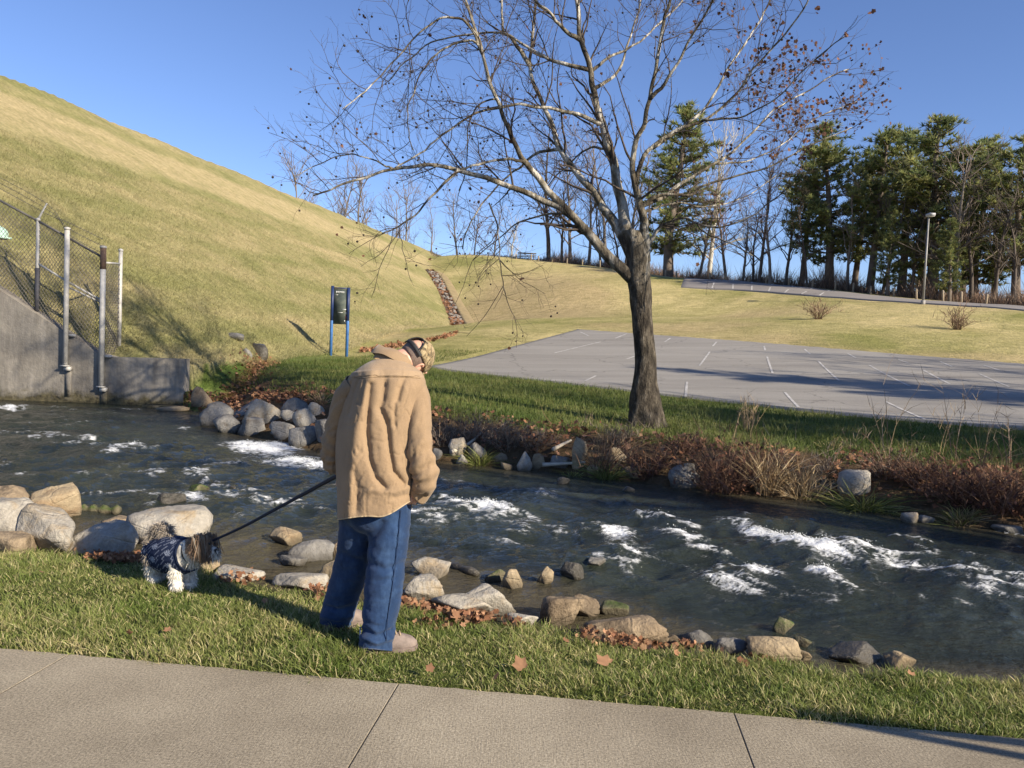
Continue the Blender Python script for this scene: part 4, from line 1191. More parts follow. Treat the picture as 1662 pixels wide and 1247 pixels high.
brush('green_grass_clump', 1402, 838, 80, 52, 'bright green grass clump growing in the river beside the pale slab', GRN, 340, .9, 0, cat='grass clump', stiff=False, width=.014)
brush('green_grass_clump', 1450, 842, 46, 22, 'small mossy green clump right of the bright green grass clump', GRN, 140, .9, 0, cat='grass clump', stiff=False, width=.012)
brush('green_grass_clump', 1560, 846, 90, 30, 'yellowish grass fringe at the water under the right brush', GRN + TANB, 240, .9, 0, cat='grass clump', stiff=False, width=.012)
brush('green_grass_clump', 778, 754, 44, 36, 'green grass clump at the far waterline below the pale stick', GRN, 180, .7, 0, cat='grass clump', stiff=False, width=.012)
brush('green_grass_clump', 985, 780, 44, 40, 'green grass clump at the far waterline below the tall loose bush', GRN, 180, .7, 0, cat='grass clump', stiff=False, width=.012)
brush('green_grass_clump', 928, 782, 34, 22, 'olive grass clump at the water under the upright tan rock', GRN, 120, .7, 0, cat='grass clump', stiff=False, width=.012)
brush('green_grass_clump', 1000, 996, 52, 22, 'weedy tuft on the mossy rock behind the long boulder', GRN + GREY, 110, .7, 0, cat='grass clump', stiff=False, width=.006)
brush('green_grass_clump', 1268, 1016, 24, 18, 'bright green tuft on the small rock in the shallows', [(.10, .20, .02), (.16, .26, .04)], 160, .5, 0, cat='grass clump', stiff=False, width=.005)
brush('dry_grass_clump', 522, 655, 26, 40, 'pale dry grass tuft on the far bank left of the jacket', TANB, 40, .6, 1, cat='grass clump')
brush('dry_grass_clump', 1040, 690, 70, 34, 'dry yellowish grass around the foot of the big tree', TANB + GRN, 150, .5, 1, cat='grass clump')
brush('dry_grass_clump', 1350, 730, 60, 30, 'dry grass fringe on the far bank above the straw clumps', TANB + GRN, 120, .5, 1, cat='grass clump')
for (px, py, w, h, lb, n) in ((1215,700,42,72,'bushy grey weed standing above the wide dark red bush',26), (1440,735,34,150,'tall thin forked weed left of the weed stalks',4),
        (1525,745,16,140,'leftmost tall pale weed stalk in the row on the right',3), (1550,748,18,158,'tallest pale weed stalk in the row on the right',4), (1590,752,22,150,'pale weed stalk with dark seed heads on the right',4),
        (1480,740,14,70,'short pale weed stalk between the forked weed and the row',3), (1640,770,40,120,'leaning pale weed stalks near the right edge',5), (1190,720,16,80,'single thin weed stem left of the bushy grey weed',2),
        (1380,735,24,60,'low thin weed above the pale tilted slab',6), (950,700,46,44,'thin bare weed left of the big tree',8)):
    brush('tall_weed', px, py, w, h, lb, TANB[:2] + GREY, n, .3, 7, 0, cat='weed', width=.012)
for (px, py, h, lb) in ((1328,518,46,'leftmost of two bare round shrubs on the meadow'), (1553,536,50,'bare round shrub on the meadow nearer the light pole')):
    D = 45 if px < 1400 else 40
    b = P(px, py, D)
    brush('bare_shrub', px, py, 44, h, lb, [(.26, .17, .11), (.20, .13, .09), (.33, .23, .15)], 80, .38, 9, 0, cat='shrub', width=.03, D=D, round_=.25)

# ------------------------------------------------------------------ lawn in front
def strip_points(n, x0, x1, y0, y1, cond):
    out = []; tot = 0
    while tot < n:
        x = rng.uniform(x0, x1, n); y = rng.uniform(y0, y1, n)
        k = cond(x, y); out.append(np.stack([x[k], y[k]], 1)); tot += k.sum()
    return np.concatenate(out)[:n]
def near_cond(x, y):
    e = (x - WALKA[0]) * _wn[0] + (y - WALKA[1]) * _wn[1]
    s = poly_dist(x, y, EDGE)
    den = np.clip(.72 + .7 * fbm(x * 2.2, y * 2.2, 3, 81), .12, 1) * sstep(.22, -.10, s + .12 * perlin(x * 4, y * 4, 82))
    return (e > -.012 + .02 * perlin(x * 9, y * 9, 83)) & (rng.random(len(x)) < den)
pt = strip_points(120000, -5.2, 4.6, 3.1, 6.6, near_cond)
x, y = pt.T; n = len(x)
base = np.stack([x, y, zfun(x, y) - .006], 1)
hn = np.clip(.62 + .9 * fbm(x * 1.7, y * 1.7, 3, 84), .3, 1.5)
ed = (x - WALKA[0]) * _wn[0] + (y - WALKA[1]) * _wn[1]
L = rng.uniform(.04, .10, n) * hn * (1 + .25 * sstep(.12, 0, ed))
k = np.clip(.45 + .8 * fbm(x * 1.2, y * 1.2, 3, 85) + .4 * perlin(x * 6, y * 6, 86), 0, 1)[:, None]
cg = pick([(.13, .185, .035), (.18, .235, .05), (.15, .205, .04)], n) * (1 - k) + pick([(.33, .34, .11), (.25, .29, .075), (.38, .36, .14)], n) * k
dry = rng.random(n) < (.10 + .22 * k[:, 0] + .25 * sstep(.15, .0, ed) * k[:, 0])
cg[dry] = pick([(.62, .53, .29), (.54, .45, .22), (.47, .43, .18)], dry.sum())
bend = np.stack([rng.normal(-.12, .38, n), rng.normal(0, .38, n), -np.abs(rng.normal(0, .25, n))], 1)
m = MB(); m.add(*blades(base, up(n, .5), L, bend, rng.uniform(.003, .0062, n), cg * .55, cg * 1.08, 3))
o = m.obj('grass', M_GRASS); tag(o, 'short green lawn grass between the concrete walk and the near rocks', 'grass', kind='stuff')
# far bank lawn
def far_cond(x, y):
    t = poly_dist(x, y, FAR_W); l = poly_dist(x, y, np.array([A0, A1]))
    lot_left = poly_dist(x, y, np.array([A0, B0]))
    return (t > 1.6 + .6 * perlin(x, y, 87)) & ((l < -.15) | (lot_left > .2)) & (x > -9.5 + .3 * (y - 18)) & (rng.random(len(x)) < np.clip(9 / y, 0, 1) * 1.4)
pt = strip_points(60000, -8.5, 14, 11, 33, far_cond)
x, y = pt.T; n = len(x); base = np.stack([x, y, zfun(x, y) - .02], 1)
k = np.clip(.35 + .9 * fbm(x * .6, y * .6, 3, 88), 0, 1)[:, None]
cg = pick([(.075, .115, .02), (.10, .145, .028)], n) * (1 - k) + pick([(.20, .22, .055), (.28, .25, .09)], n) * k
m = MB(); m.add(*blades(base, up(n, .5), rng.uniform(.07, .15, n), rng.normal(0, .35, (n, 3)), rng.uniform(.010, .02, n), cg * .7, cg, 2))
tag(m.obj('grass', M_GRASS), 'short green grass on the far bank before the parking lot', 'grass', kind='stuff')
# rough grass on the lower slope of the dam
def dam_cond(x, y):
    return (dam(x, y) > tps(x, y) - .2) & (zfun(x, y) < 9) & ((x > WALL_X1 + .15) | (y > WALL_Y + .7)) & (rng.random(len(x)) < np.clip(16 / y, 0, 1) ** 2)
pt = strip_points(90000, -22, -1, 18.5, 60, dam_cond)
x, y = pt.T; n = len(x); base = np.stack([x, y, zfun(x, y) - .02], 1)
c = land_colour(x, y, base[:, 2]) * rng.uniform(.75, 1.35, (n, 1))
m = MB(); m.add(*blades(base, up(n, .5) + np.array([.35, 0, 0]), rng.uniform(.06, .15, n) , rng.normal(0, .4, (n, 3)), rng.uniform(.010, .022, n), c * .95, c * 1.15, 2))
tag(m.obj('grass', M_GRASS), 'rough straw and green grass on the lower slope of the dam', 'grass', kind='stuff')

# ------------------------------------------------------------------ fallen leaves
_lv = []
for k in range(11):
    a = math.radians(-150 + 30 * k); r = [.42, .60, .55, .85, .70, 1.0, .66, .80, .50, .62, .40][k]
    _lv.append((math.sin(a) * r, math.cos(a) * r + .1, .12 * r * r * (1 if k % 2 else .5)))
_lv = np.array([(0, -.1, 0)] + _lv + [(0.02, -.75, .12), (-.02, -.75, .12)])
_lt = np.array([[0, k, k + 1] for k in range(1, 11)] + [[0, 12, 13]])
LEAFP = [(.30, .145, .078), (.24, .112, .06), (.38, .21, .12), (.18, .09, .05), (.30, .18, .10)]
def leaf_pile(name, pts, size, label, pal=LEAFP, tilt=.6):
    n = len(pts); V = []; 
    a = rng.uniform(0, 6.283, n); tx = rng.normal(0, tilt, n); ty = rng.normal(0, tilt, n); s = rng.uniform(size[0], size[1], n) * .5; cu = rng.uniform(.5, 5.0, n)
    v = np.repeat(_lv[None], n, 0).copy(); v[..., 2] *= cu[:, None]; v *= s[:, None, None]
    def rot(v, an, i, j):
        c, q = np.cos(an)[:, None], np.sin(an)[:, None]; a_, b_ = v[..., i].copy(), v[..., j].copy(); v[..., i] = a_ * c - b_ * q; v[..., j] = a_ * q + b_ * c
    rot(v, a, 0, 1); rot(v, tx, 1, 2); rot(v, ty, 0, 2)
    v = v + np.asarray(pts)[:, None]
    t = (np.arange(n) * len(_lv))[:, None, None] + _lt[None]
    c = np.repeat(pick(pal, n)[:, None], len(_lv), 1) * rng.uniform(.8, 1.15, (n, len(_lv), 1))
    m = MB(); m.add(v.reshape(-1, 3), None, t.reshape(-1, 3), c.reshape(-1, 3)); o = m.obj(name, M_LEAF)
    return o
# drifts caught against the near rocks
L = []
for px, py, w, n in ((165,906,30,60),(205,912,30,60),(180,908,40,60),(240,912,40,40),(398,944,30,30),(520,968,24,20),(655,985,24,60),(690,995,22,40),(770,1008,40,90),(735,1003,30,30),(838,1020,16,18),(1010,1045,50,90),(1050,1052,30,60),(960,1034,20,20),(1130,1054,34,60),(1185,1062,34,70),(1215,1066,12,20),(1390,1078,50,50),(710,1018,40,14),(1240,1080,40,10),(1325,1080,16,10),(560,965,20,14)):
    for k in range(n):
        for _ in range(2): p = G(px + rng.normal(0, w * .5), py + rng.normal(0, 3.2)); L.append(p + [0, 0, rng.uniform(.01, .06)])
o = leaf_pile('leaf_litter', np.array(L), (.03, .06), '', LEAFP, 1.0)
tag(o, 'drifts of rusty brown dead leaves caught along the near rocks', 'leaf litter', kind='stuff')
L = []
for k in range(1500):
    x = rng.uniform(-8, 12); 
    i = rng.integers(3, len(FAR_W) - 3); f = rng.random(); q = FAR_W[i] * (1 - f) + FAR_W[i + 1] * f
    dv = FAR_W[i + 1] - FAR_W[i]; nv = np.array([-dv[1], dv[0]]) / np.linalg.norm(dv); e = rng.uniform(.15, 2.4)
    q = q + nv * e; L.append([q[0], q[1], zf1(q[0], q[1]) + rng.uniform(.01, .10)])
for k in range(900):
    i = rng.integers(0, len(DITCH) - 1); f = rng.random(); q = DITCH[i] * (1 - f) + DITCH[i + 1] * f + rng.normal(0, .28, 2); L.append([q[0], q[1], zf1(q[0], q[1]) + rng.uniform(.01, .06)])
for k in range(250):
    p = G(rng.normal(325, 22), rng.normal(652, 8)); L.append(p + [0, 0, .04])
for k in range(420):
    p = G(rng.uniform(410, 530), rng.normal(645, 6)); L.append(p + [0, 0, .04])
o = leaf_pile('leaf_litter', np.array(L), (.07, .15), '', LEAFP + RL)
tag(o, 'brown dead leaves littering the far bank and the ditch', 'leaf litter', kind='stuff')
L = []
for k in range(700):
    i = rng.integers(0, 60); e = rng.uniform(-.5, .45); L.append([gp[i, 0] + sn_[i, 0] * e, gp[i, 1] + sn_[i, 1] * e, gp[i, 2] + rng.uniform(.12, .32)])
o = leaf_pile('leaf_litter', np.array(L), (.2, .4), '', [(.30, .16, .09), (.22, .11, .06)]); 
for key in ('label', 'category'): 
    if key in o: del o[key]
o.name = 'leaves'; put(o, dr); o['kind'] = 'stuff'
L = []
for k in range(700):
    f = rng.random(); px = 742 + (585 - 742) * f; py = 540 + (571 - 540) * f ** .7 + rng.normal(0, 1.6); L.append(G(px, py) + [0, 0, .05])
o = leaf_pile('leaf_litter', np.array(L), (.10, .26), '', [(.36, .19, .10), (.30, .15, .08)])
tag(o, 'thin line of brown leaves along the toe of the slope toward the stone drain', 'leaf litter', kind='stuff')
# single leaves lying on the near lawn
for px, py, s, lb in ((985,1090,.115,'big curled tan leaf lying highest on the lawn right of the shoe'), (847,1098,.10,'big tan leaf at the edge of the walk right of the man'),
        (694,1018,.10,'brown leaf in the grass just right of the man\'s knee'), (742,1014,.09,'brown leaf in the grass below the white slab'), (918,1051,.055,'small bright leaf in the middle of the lawn'),
        (697,1103,.06,'small leaf at the walk\'s edge right of the right shoe'), (212,1042,.05,'reddish leaf in the grass below the dog'), (275,1035,.06,'orange leaf in the grass near the left joint'),
        (70,941,.06,'orange leaf in the grass on the far left'), (1095,1073,.05,'small leaf below the low grey rock'), (1338,1083,.07,'curled brown leaf right of the yellow tan boulder'),
        (1480,1110,.06,'brown leaf near the last near rock'), (1552,1102,.07,'curled leaf at the grass edge near the right side'), (430,985,.05,'pale leaf in the man\'s shadow'), (805,1110,.06,'dark curled leaf beside the big tan leaf at the walk')):
    p = G(px, py) + [0, 0, .045]
    o = leaf_pile('fallen_leaf', [p], (s * 1.05, s * 1.1), '', [(.34, .185, .10), (.29, .15, .08)], .45); tag(o, lb, 'leaf', 'single leaves on the near lawn')
# ================================================================== trees
def wiggle_path(p, d, L, n, rg, wob=.12, lift=0.0, droop=0.0):
    pts = [np.array(p, float)]; d = d / np.linalg.norm(d); st = L / (n - 1)
    for k in range(n - 1):
        d = d + rg.normal(0, wob, 3) + np.array([0, 0, lift - droop * k / n]); d = d / np.linalg.norm(d)
        pts.append(pts[-1] + d * st)
    return np.array(pts)
def side_dir(tan, rg, ang, upb=.15):
    r = rg.normal(size=3); r -= tan * (r @ tan); r /= np.linalg.norm(r) + 1e-9
    d = tan * math.cos(ang) + r * math.sin(ang); d[2] += upb
    return d / np.linalg.norm(d)
def grow(m, path, rad, lvl, rg, cfg, ends=None):
    """fork smaller branches off a path; cfg[lvl] = (per metre, length range, ratio, sides, points, lift, droop)"""
    if lvl >= len(cfg): return
    per, (l0, l1), ratio, sides, npt, lift, droop, col, t0 = cfg[lvl][:9]
    seg = np.linalg.norm(np.diff(path, axis=0), axis=1); tot = seg.sum(); cum = np.concatenate([[0], np.cumsum(seg)])
    n = rg.poisson(per * tot)
    for s in np.sort(rg.uniform(t0, 1, n)) * tot:
        i = min(len(path) - 2, np.searchsorted(cum, s) - 1); i = max(i, 0); f = (s - cum[i]) / (seg[i] + 1e-9)
        p = path[i] * (1 - f) + path[i + 1] * f; r = rad[i] * (1 - f) + rad[i + 1] * f
        tan = (path[i + 1] - path[i]) / (seg[i] + 1e-9)
        L = rg.uniform(l0, l1) * (1.15 - .55 * s / tot)
        w = wiggle_path(p, side_dir(tan, rg, rg.uniform(.55, 1.1), .2), L, npt, rg, .16, lift, droop)
        r0 = min(r * .8, max(r * ratio, cfg[lvl][9])); rr = np.linspace(r0, max(cfg[lvl][9] * .45, r0 * .25), npt)
        m.tube(w, rr, sides, col, cap=False)
        if ends is not None and lvl >= 1: ends.append(w[-1]); ends.append(w[len(w) // 2])
        grow(m, w, rr, lvl + 1, rg, cfg, ends)

def _syc_mat():
    t = NT('sycamore_bark'); t.bsdf(Roughness=0.85)
    t.b.inputs['Specular IOR Level'].default_value = 0.2
    p = t.pos()
    plate = t.noise(9, 5, 0.7, t.map(p, (1, 1, .35)))
    dark = t.ramp(plate, [(0.3, (0.014, 0.011, 0.009)), (0.50, (0.055, 0.045, 0.033)), (0.62, (0.12, 0.10, 0.075)), (0.76, (0.28, 0.24, 0.18))])
    patch_ = t.noise(3.4, 4, 0.6, t.map(p, (1, 1, .45)), .8)
    pale = t.ramp(patch_, [(0.36, (0.065, 0.05, 0.035)), (0.45, (0.15, 0.125, 0.085)), (0.52, (0.30, 0.265, 0.20)), (0.60, (0.60, 0.56, 0.48))])
    k = t.math('MULTIPLY', t.mapr(t.math('ADD', t.n('ShaderNodeSeparateXYZ').outputs[2], t.math('MULTIPLY', patch_, 2.5)), 3.8, 6.6), .93)
    sp = [n for n in t.t.nodes if n.type == 'SEPXYZ'][0]; t.l(p, sp.inputs[0])
    c = t.mix(k, dark, pale)
    t.l(c, t.b.inputs['Base Color'])
    t.bump(plate, 1.0, 0.10)
    return t.m
M_SYC = _syc_mat()
M_TWIG = simple_mat('twig_bark', (0.085, 0.062, 0.045), .85, .35, 4, 0)
TD = 15.5
tb0 = P(1048, 690, TD); tb0[2] = zf1(tb0[0], tb0[1])
syc = empty('sycamore_tree', tb0, 'big leafless sycamore with mottled pale limbs between river and parking lot', 'tree')
# trunk with flared foot
tp_ = [(1050,700,72),(1049,682,61),(1048,665,55),(1047,645,49),(1047,620,40),(1048,590,34),(1046,560,33),(1043,530,33),(1041,500,34),(1039,475,36),(1037,455,38),(1036,430,37),(1034,400,33),(1026,375,28)]
C = np.array([P(x, y, TD) for x, y, w in tp_]); R = np.array([w * TD / F / 2 for x, y, w in tp_])
n = 60; C = smooth_path(C, n); R = smooth_path(np.stack([R, R, R], 1), n)[:, 0]
ns = 40; th = np.arange(ns) * 2 * np.pi / ns
V = []
for k in range(n):
    fl = max(0, 1 - k / 14) ** 2
    lob = 1 + fl * .16 * np.cos(5 * th + .7) + .06 * perlin(th * 2.2, np.full(ns, k * .22), 91) + .035 * perlin(th * 6, np.full(ns, k * .5), 92)
    V.append(np.stack([C[k, 0] + R[k] * lob * np.cos(th), C[k, 1] + R[k] * lob * np.sin(th), np.full(ns, C[k, 2])], 1))
mesh('trunk', np.concatenate(V), gridq(n, ns, True), M_SYC, syc, True)
LIMBS = [  # pixel path, width at both ends, depth lean in metres (at the middle, at the tip)
 ([(1037,462),(994,423),(950,373),(921,346),(867,319),(802,294),(740,275),(686,269),(640,275),(590,289),(548,304),(509,316)], 34, 3.5, -.6, -1.6),
 ([(935,357),(886,304),(856,266),(833,231),(817,185),(798,142),(783,88),(767,38),(756,0),(745,-60),(730,-120)], 20, 5, -.9, -.4),
 ([(1036,435),(1000,370),(971,323),(940,285),(910,242),(894,200),(875,154),(860,112),(863,77),(869,15),(872,-70),(865,-150)], 30, 5, .6, 1.4),
 ([(1030,410),(1015,366),(1004,308),(992,250),(977,200),(963,146),(956,108),(942,58),(937,0),(930,-80),(915,-180),(900,-260)], 36, 7, .1, .3),
 ([(1047,425),(1046,375),(1042,346),(1031,304),(1027,250),(1042,208),(1054,162),(1065,108),(1077,38),(1087,0),(1105,-90),(1115,-190)], 28, 5, -.5, -.9),
 ([(1031,300),(1046,250),(1092,215),(1139,196),(1185,162),(1219,119),(1266,65),(1300,20),(1330,-40)], 13, 3, -.7, -2.0),
 ([(1060,240),(1100,212),(1146,173),(1192,96),(1231,38),(1250,0),(1275,-70)], 9, 3, .3, 1.2),
 ([(1047,408),(1069,373),(1092,358),(1115,354),(1131,364),(1146,379),(1180,392),(1222,415)], 10, 2, -.5, -1.4),
 ([(1040,335),(1077,319),(1115,292),(1162,266),(1200,235),(1246,189),(1285,162),(1339,131),(1377,112)], 11, 2.5, .8, 2.2),
 ([(1036,340),(1073,316),(1115,318),(1146,300),(1200,285),(1254,269),(1308,239),(1381,208)], 10, 2.5, -.4, -.9),
 ([(1131,364),(1169,369),(1219,350),(1262,319),(1290,296)], 5, 2, -.9, -1.6),
 ([(958,114),(902,100),(863,81),(825,58),(779,54),(720,62),(670,90),(630,130)], 10, 2.5, .8, 1.5),
 ([(783,88),(759,38),(725,29),(690,46),(656,81),(625,115),(590,150),(556,177)], 7, 2, -1.0, -2.2),
 ([(798,142),(775,73),(740,71),(709,88),(686,115),(671,154),(661,181),(663,215),(671,246)], 6, 2, -.6, -.3),
 ([(944,66),(913,46),(894,23),(867,0),(840,-40)], 11, 4, -.4, -1.0),
 ([(978,203),(933,185),(883,175),(840,171),(786,179),(748,198),(709,227),(686,248),(640,273)], 10, 3, -.7, -1.5),
 ([(909,242),(871,250),(840,275),(813,296),(779,335),(759,370),(750,404)], 8, 2.5, .9, .7),
 ([(744,277),(709,308),(679,343),(648,366),(621,379)], 7, 2.5, -1.2, -1.5),
 ([(852,262),(809,260),(779,266),(748,275)], 7, 4, -1.0, -1.2),
 ([(817,185),(802,160),(770,180),(758,215),(757,270),(745,310)], 5, 2, -.5, .3),
 ([(957,118),(992,92),(1031,73),(1062,46),(1100,10),(1140,-40)], 8, 2.5, .7, 1.8),
 ([(861,108),(830,62),(817,50),(813,0),(806,-60)], 11, 4, .7, 1.0),
 ([(794,330),(806,365),(811,400),(812,430),(816,455),(821,477)], 3.5, 1.8, -.9, -1.0),
 ([(921,346),(870,352),(830,370),(800,395),(770,420)], 6, 2, 1.0, 2.4),
 ([(962,146),(1000,120),(1020,70),(1035,20),(1050,-50)], 9, 3, 1.0, 2.2),
 ([(990,244),(960,240),(925,265),(890,300),(870,345)], 7, 2, 1.2, 2.5),
 ([(1054,162),(1090,120),(1120,60),(1160,0),(1180,-60)], 9, 3, -.9, -2.4),
 ([(1042,346),(1090,330),(1150,335),(1210,320),(1260,285)], 7, 2, 1.4, 3.0),
 ([(640,275),(610,262),(570,250),(530,262),(480,285)], 4, 1.6, -1.5, -1.9),
 ([(1162,266),(1210,262),(1270,235),(1330,190),(1390,165)], 5, 1.8, 1.4, 2.4),
 ([(1139,196),(1200,190),(1260,160),(1320,100),(1370,60)], 5, 1.8, -1.3, -2.6),
]
CFG = [(2.9, (.7, 1.95), .42, 4, 8, .05, .07, None, .16, .0075), (4.6, (.3, .95), .5, 3, 6, .04, .04, None, .1, .0044), (4.6, (.14, .45), .6, 3, 4, .03, 0, None, .1, .0029)]
twm = MB(); ends = []; BUILT = []
rg = np.random.default_rng(55)
for li, (pp, w0, w1, d1, d2) in enumerate(LIMBS):
    k = len(pp); t = np.linspace(0, 1, k)
    st = 0.0
    if li and BUILT:      # fork from the limb that already passes there
        bp = np.concatenate(BUILT); bx = np.array([pix(q) for q in bp[::2]]); j = np.argmin(np.hypot(bx[:, 0] - pp[0][0], bx[:, 1] - pp[0][1])); st = bp[::2][j][1] - TD
        if li < 5 and li != 1: st = 0.0
    dd = np.interp(t, [0, .5, 1], [st, st * .4 + d1 * .8, d2])
    pts = np.array([P(x, y, TD + d) for (x, y), d in zip(pp, dd)])
    path = smooth_path(pts, k * 5); rad = np.linspace(0, 1, len(path)); rad = (w1 + (w0 - w1) * (.40 * (1 - rad) + .60 * (1 - rad) ** 4)) * TD / F / 2 * (.66 if w0 > 12 else .8)
    path[3:] += .03 * np.stack([perlin(np.arange(len(path) - 3) * .31, np.full(len(path) - 3, li * 3.3), 93 + q) for q in range(3)], 1)
    BUILT.append(path.copy())
    m = MB(); m.tube(path, rad, 10 if w0 > 12 else 7); m.obj('limb', M_SYC, syc, True)
    grow(twm, path, rad, 0, rg, CFG, ends)
o = twm.obj('twigs', M_TWIG, syc); o['kind'] = 'stuff'
ends = np.array(ends)
ep = np.array([pix(e) for e in ends])
sel = ends[(ep[:, 0] > 1090) & (ep[:, 1] < 260) & (ep[:, 1] > -150)]
w = np.clip((np.array([pix(e)[0] for e in sel]) - 1080) / 280, .05, 1) ** 1.3
sel = sel[rg.random(len(sel)) < w * .30]
sel2 = ends[rg.random(len(ends)) < .012]
o = leaf_pile('leaves', np.concatenate([sel, sel + rg.normal(0, .06, sel.shape), sel2]), (.06, .12), '', [(.12, .055, .035), (.20, .095, .055), (.085, .042, .03)], 1.2)
put(o, syc); o['kind'] = 'stuff'
sb_ = ends[rg.random(len(ends)) < .045]
m = MB(); v1, f1 = ICO[1]
for p in sb_: m.add(v1 * rg.uniform(.017, .024) + p - [0, 0, .05], None, f1)
o = m.obj('seed_balls', simple_mat('seed_ball', (.05, .035, .025), .9), syc, True); o['kind'] = 'stuff'

# ------------------------------------------------------------------ bare trees behind
M_BARK = simple_mat('grey_bark', (0.17, 0.145, 0.12), .9, .35, 2, .4, 0, .05)
M_BARKP = simple_mat('pale_bark', (0.42, 0.39, 0.34), .9, .35, 2, .3, 0, .05)
M_TWIGF = simple_mat('far_twigs', (0.19, 0.15, 0.12), .9, .3, 1, 0)
M_TWIGR = simple_mat('reddish_twigs', (0.20, 0.12, 0.085), .9, .3, 1, 0)
M_TWIGD = simple_mat('dark_twigs', (0.085, 0.066, 0.052), .9, .3, 1, 0)
def bare_src(seed, spread, dens, forks=5):
    """unit tree 10 m tall: trunk mesh and branch mesh"""
    rg = np.random.default_rng(seed)
    tr = wiggle_path((0, 0, -.4), np.array([rg.normal(0, .04), 0, 1]), 9.6, 14, rg, .05)
    tr[:, 0] -= tr[1, 0]; tr[:, 1] -= tr[1, 1]
    rad = np.linspace(.145, .025, 14); rad[0] = .19
    a = MB(); a.tube(tr, rad, 8); b = MB()
    cf = [(dens * 1.5, (2.0, 4.6), .5, 5, 9, .07, 0, None, .22, .03), (1.5 * dens, (.8, 2.2), .5, 3, 6, .05, 0, None, .2, .017), (1.9 * dens, (.4, 1.1), .6, 3, 4, .04, 0, None, .15, .011)]
    def g2(path, rad, lvl): grow(b, path, rad, lvl, rg, cf)
    g2(tr, rad, 0)
    return a, b
def to_data(m, name, mat, smooth=True):
    o = m.obj(name, mat, None, smooth); d = o.data; bpy.data.objects.remove(o); return d
SRC = []
for sd_, spd, dn in ((1, .5, 1.0), (2, .6, 1.05), (3, .4, .95), (4, .5, 1.1)):
    a, b = bare_src(sd_, spd, dn); SRC.append((to_data(a, 'trunk', M_BARK), to_data(b, 'branches', M_TWIGF)))
def with_mat(d, mat):
    d = d.copy(); d.materials.clear(); d.materials.append(mat); return d
SRC_P = [(with_mat(a, M_BARKP), with_mat(b, M_BARKP)) for a, b in SRC[:2]]
SRC_R = [(with_mat(a, M_BARK), with_mat(b, M_TWIGR)) for a, b in SRC]
SRC_D = [(with_mat(a, M_TWIGD), with_mat(b, M_TWIGD)) for a, b in SRC]
def bare_tree(px, ytop, ybase, D, k, label, group=None, src=SRC, wide=1.0, zb=None):
    b = P(px, ybase, D); tz = P(px, ytop, D)[2]
    b[2] = zf1(b[0], b[1]) - .2 if zb is None else zb
    H = tz - b[2]
    e = empty('bare_tree', b, label, 'tree', group)
    r = random.Random(int(px * 7 + D))
    e.scale = (H / 9.6 * wide, H / 9.6 * wide, H / 9.6); e.rotation_euler = (0, 0, r.uniform(0, 6.28))
    for nm, d in zip(('trunk', 'branches'), src[k % len(src)]):
        o = bpy.data.objects.new(nm, d); COL.objects.link(o); o.parent = e
    return e
GB = 'bare trees along the ridge'
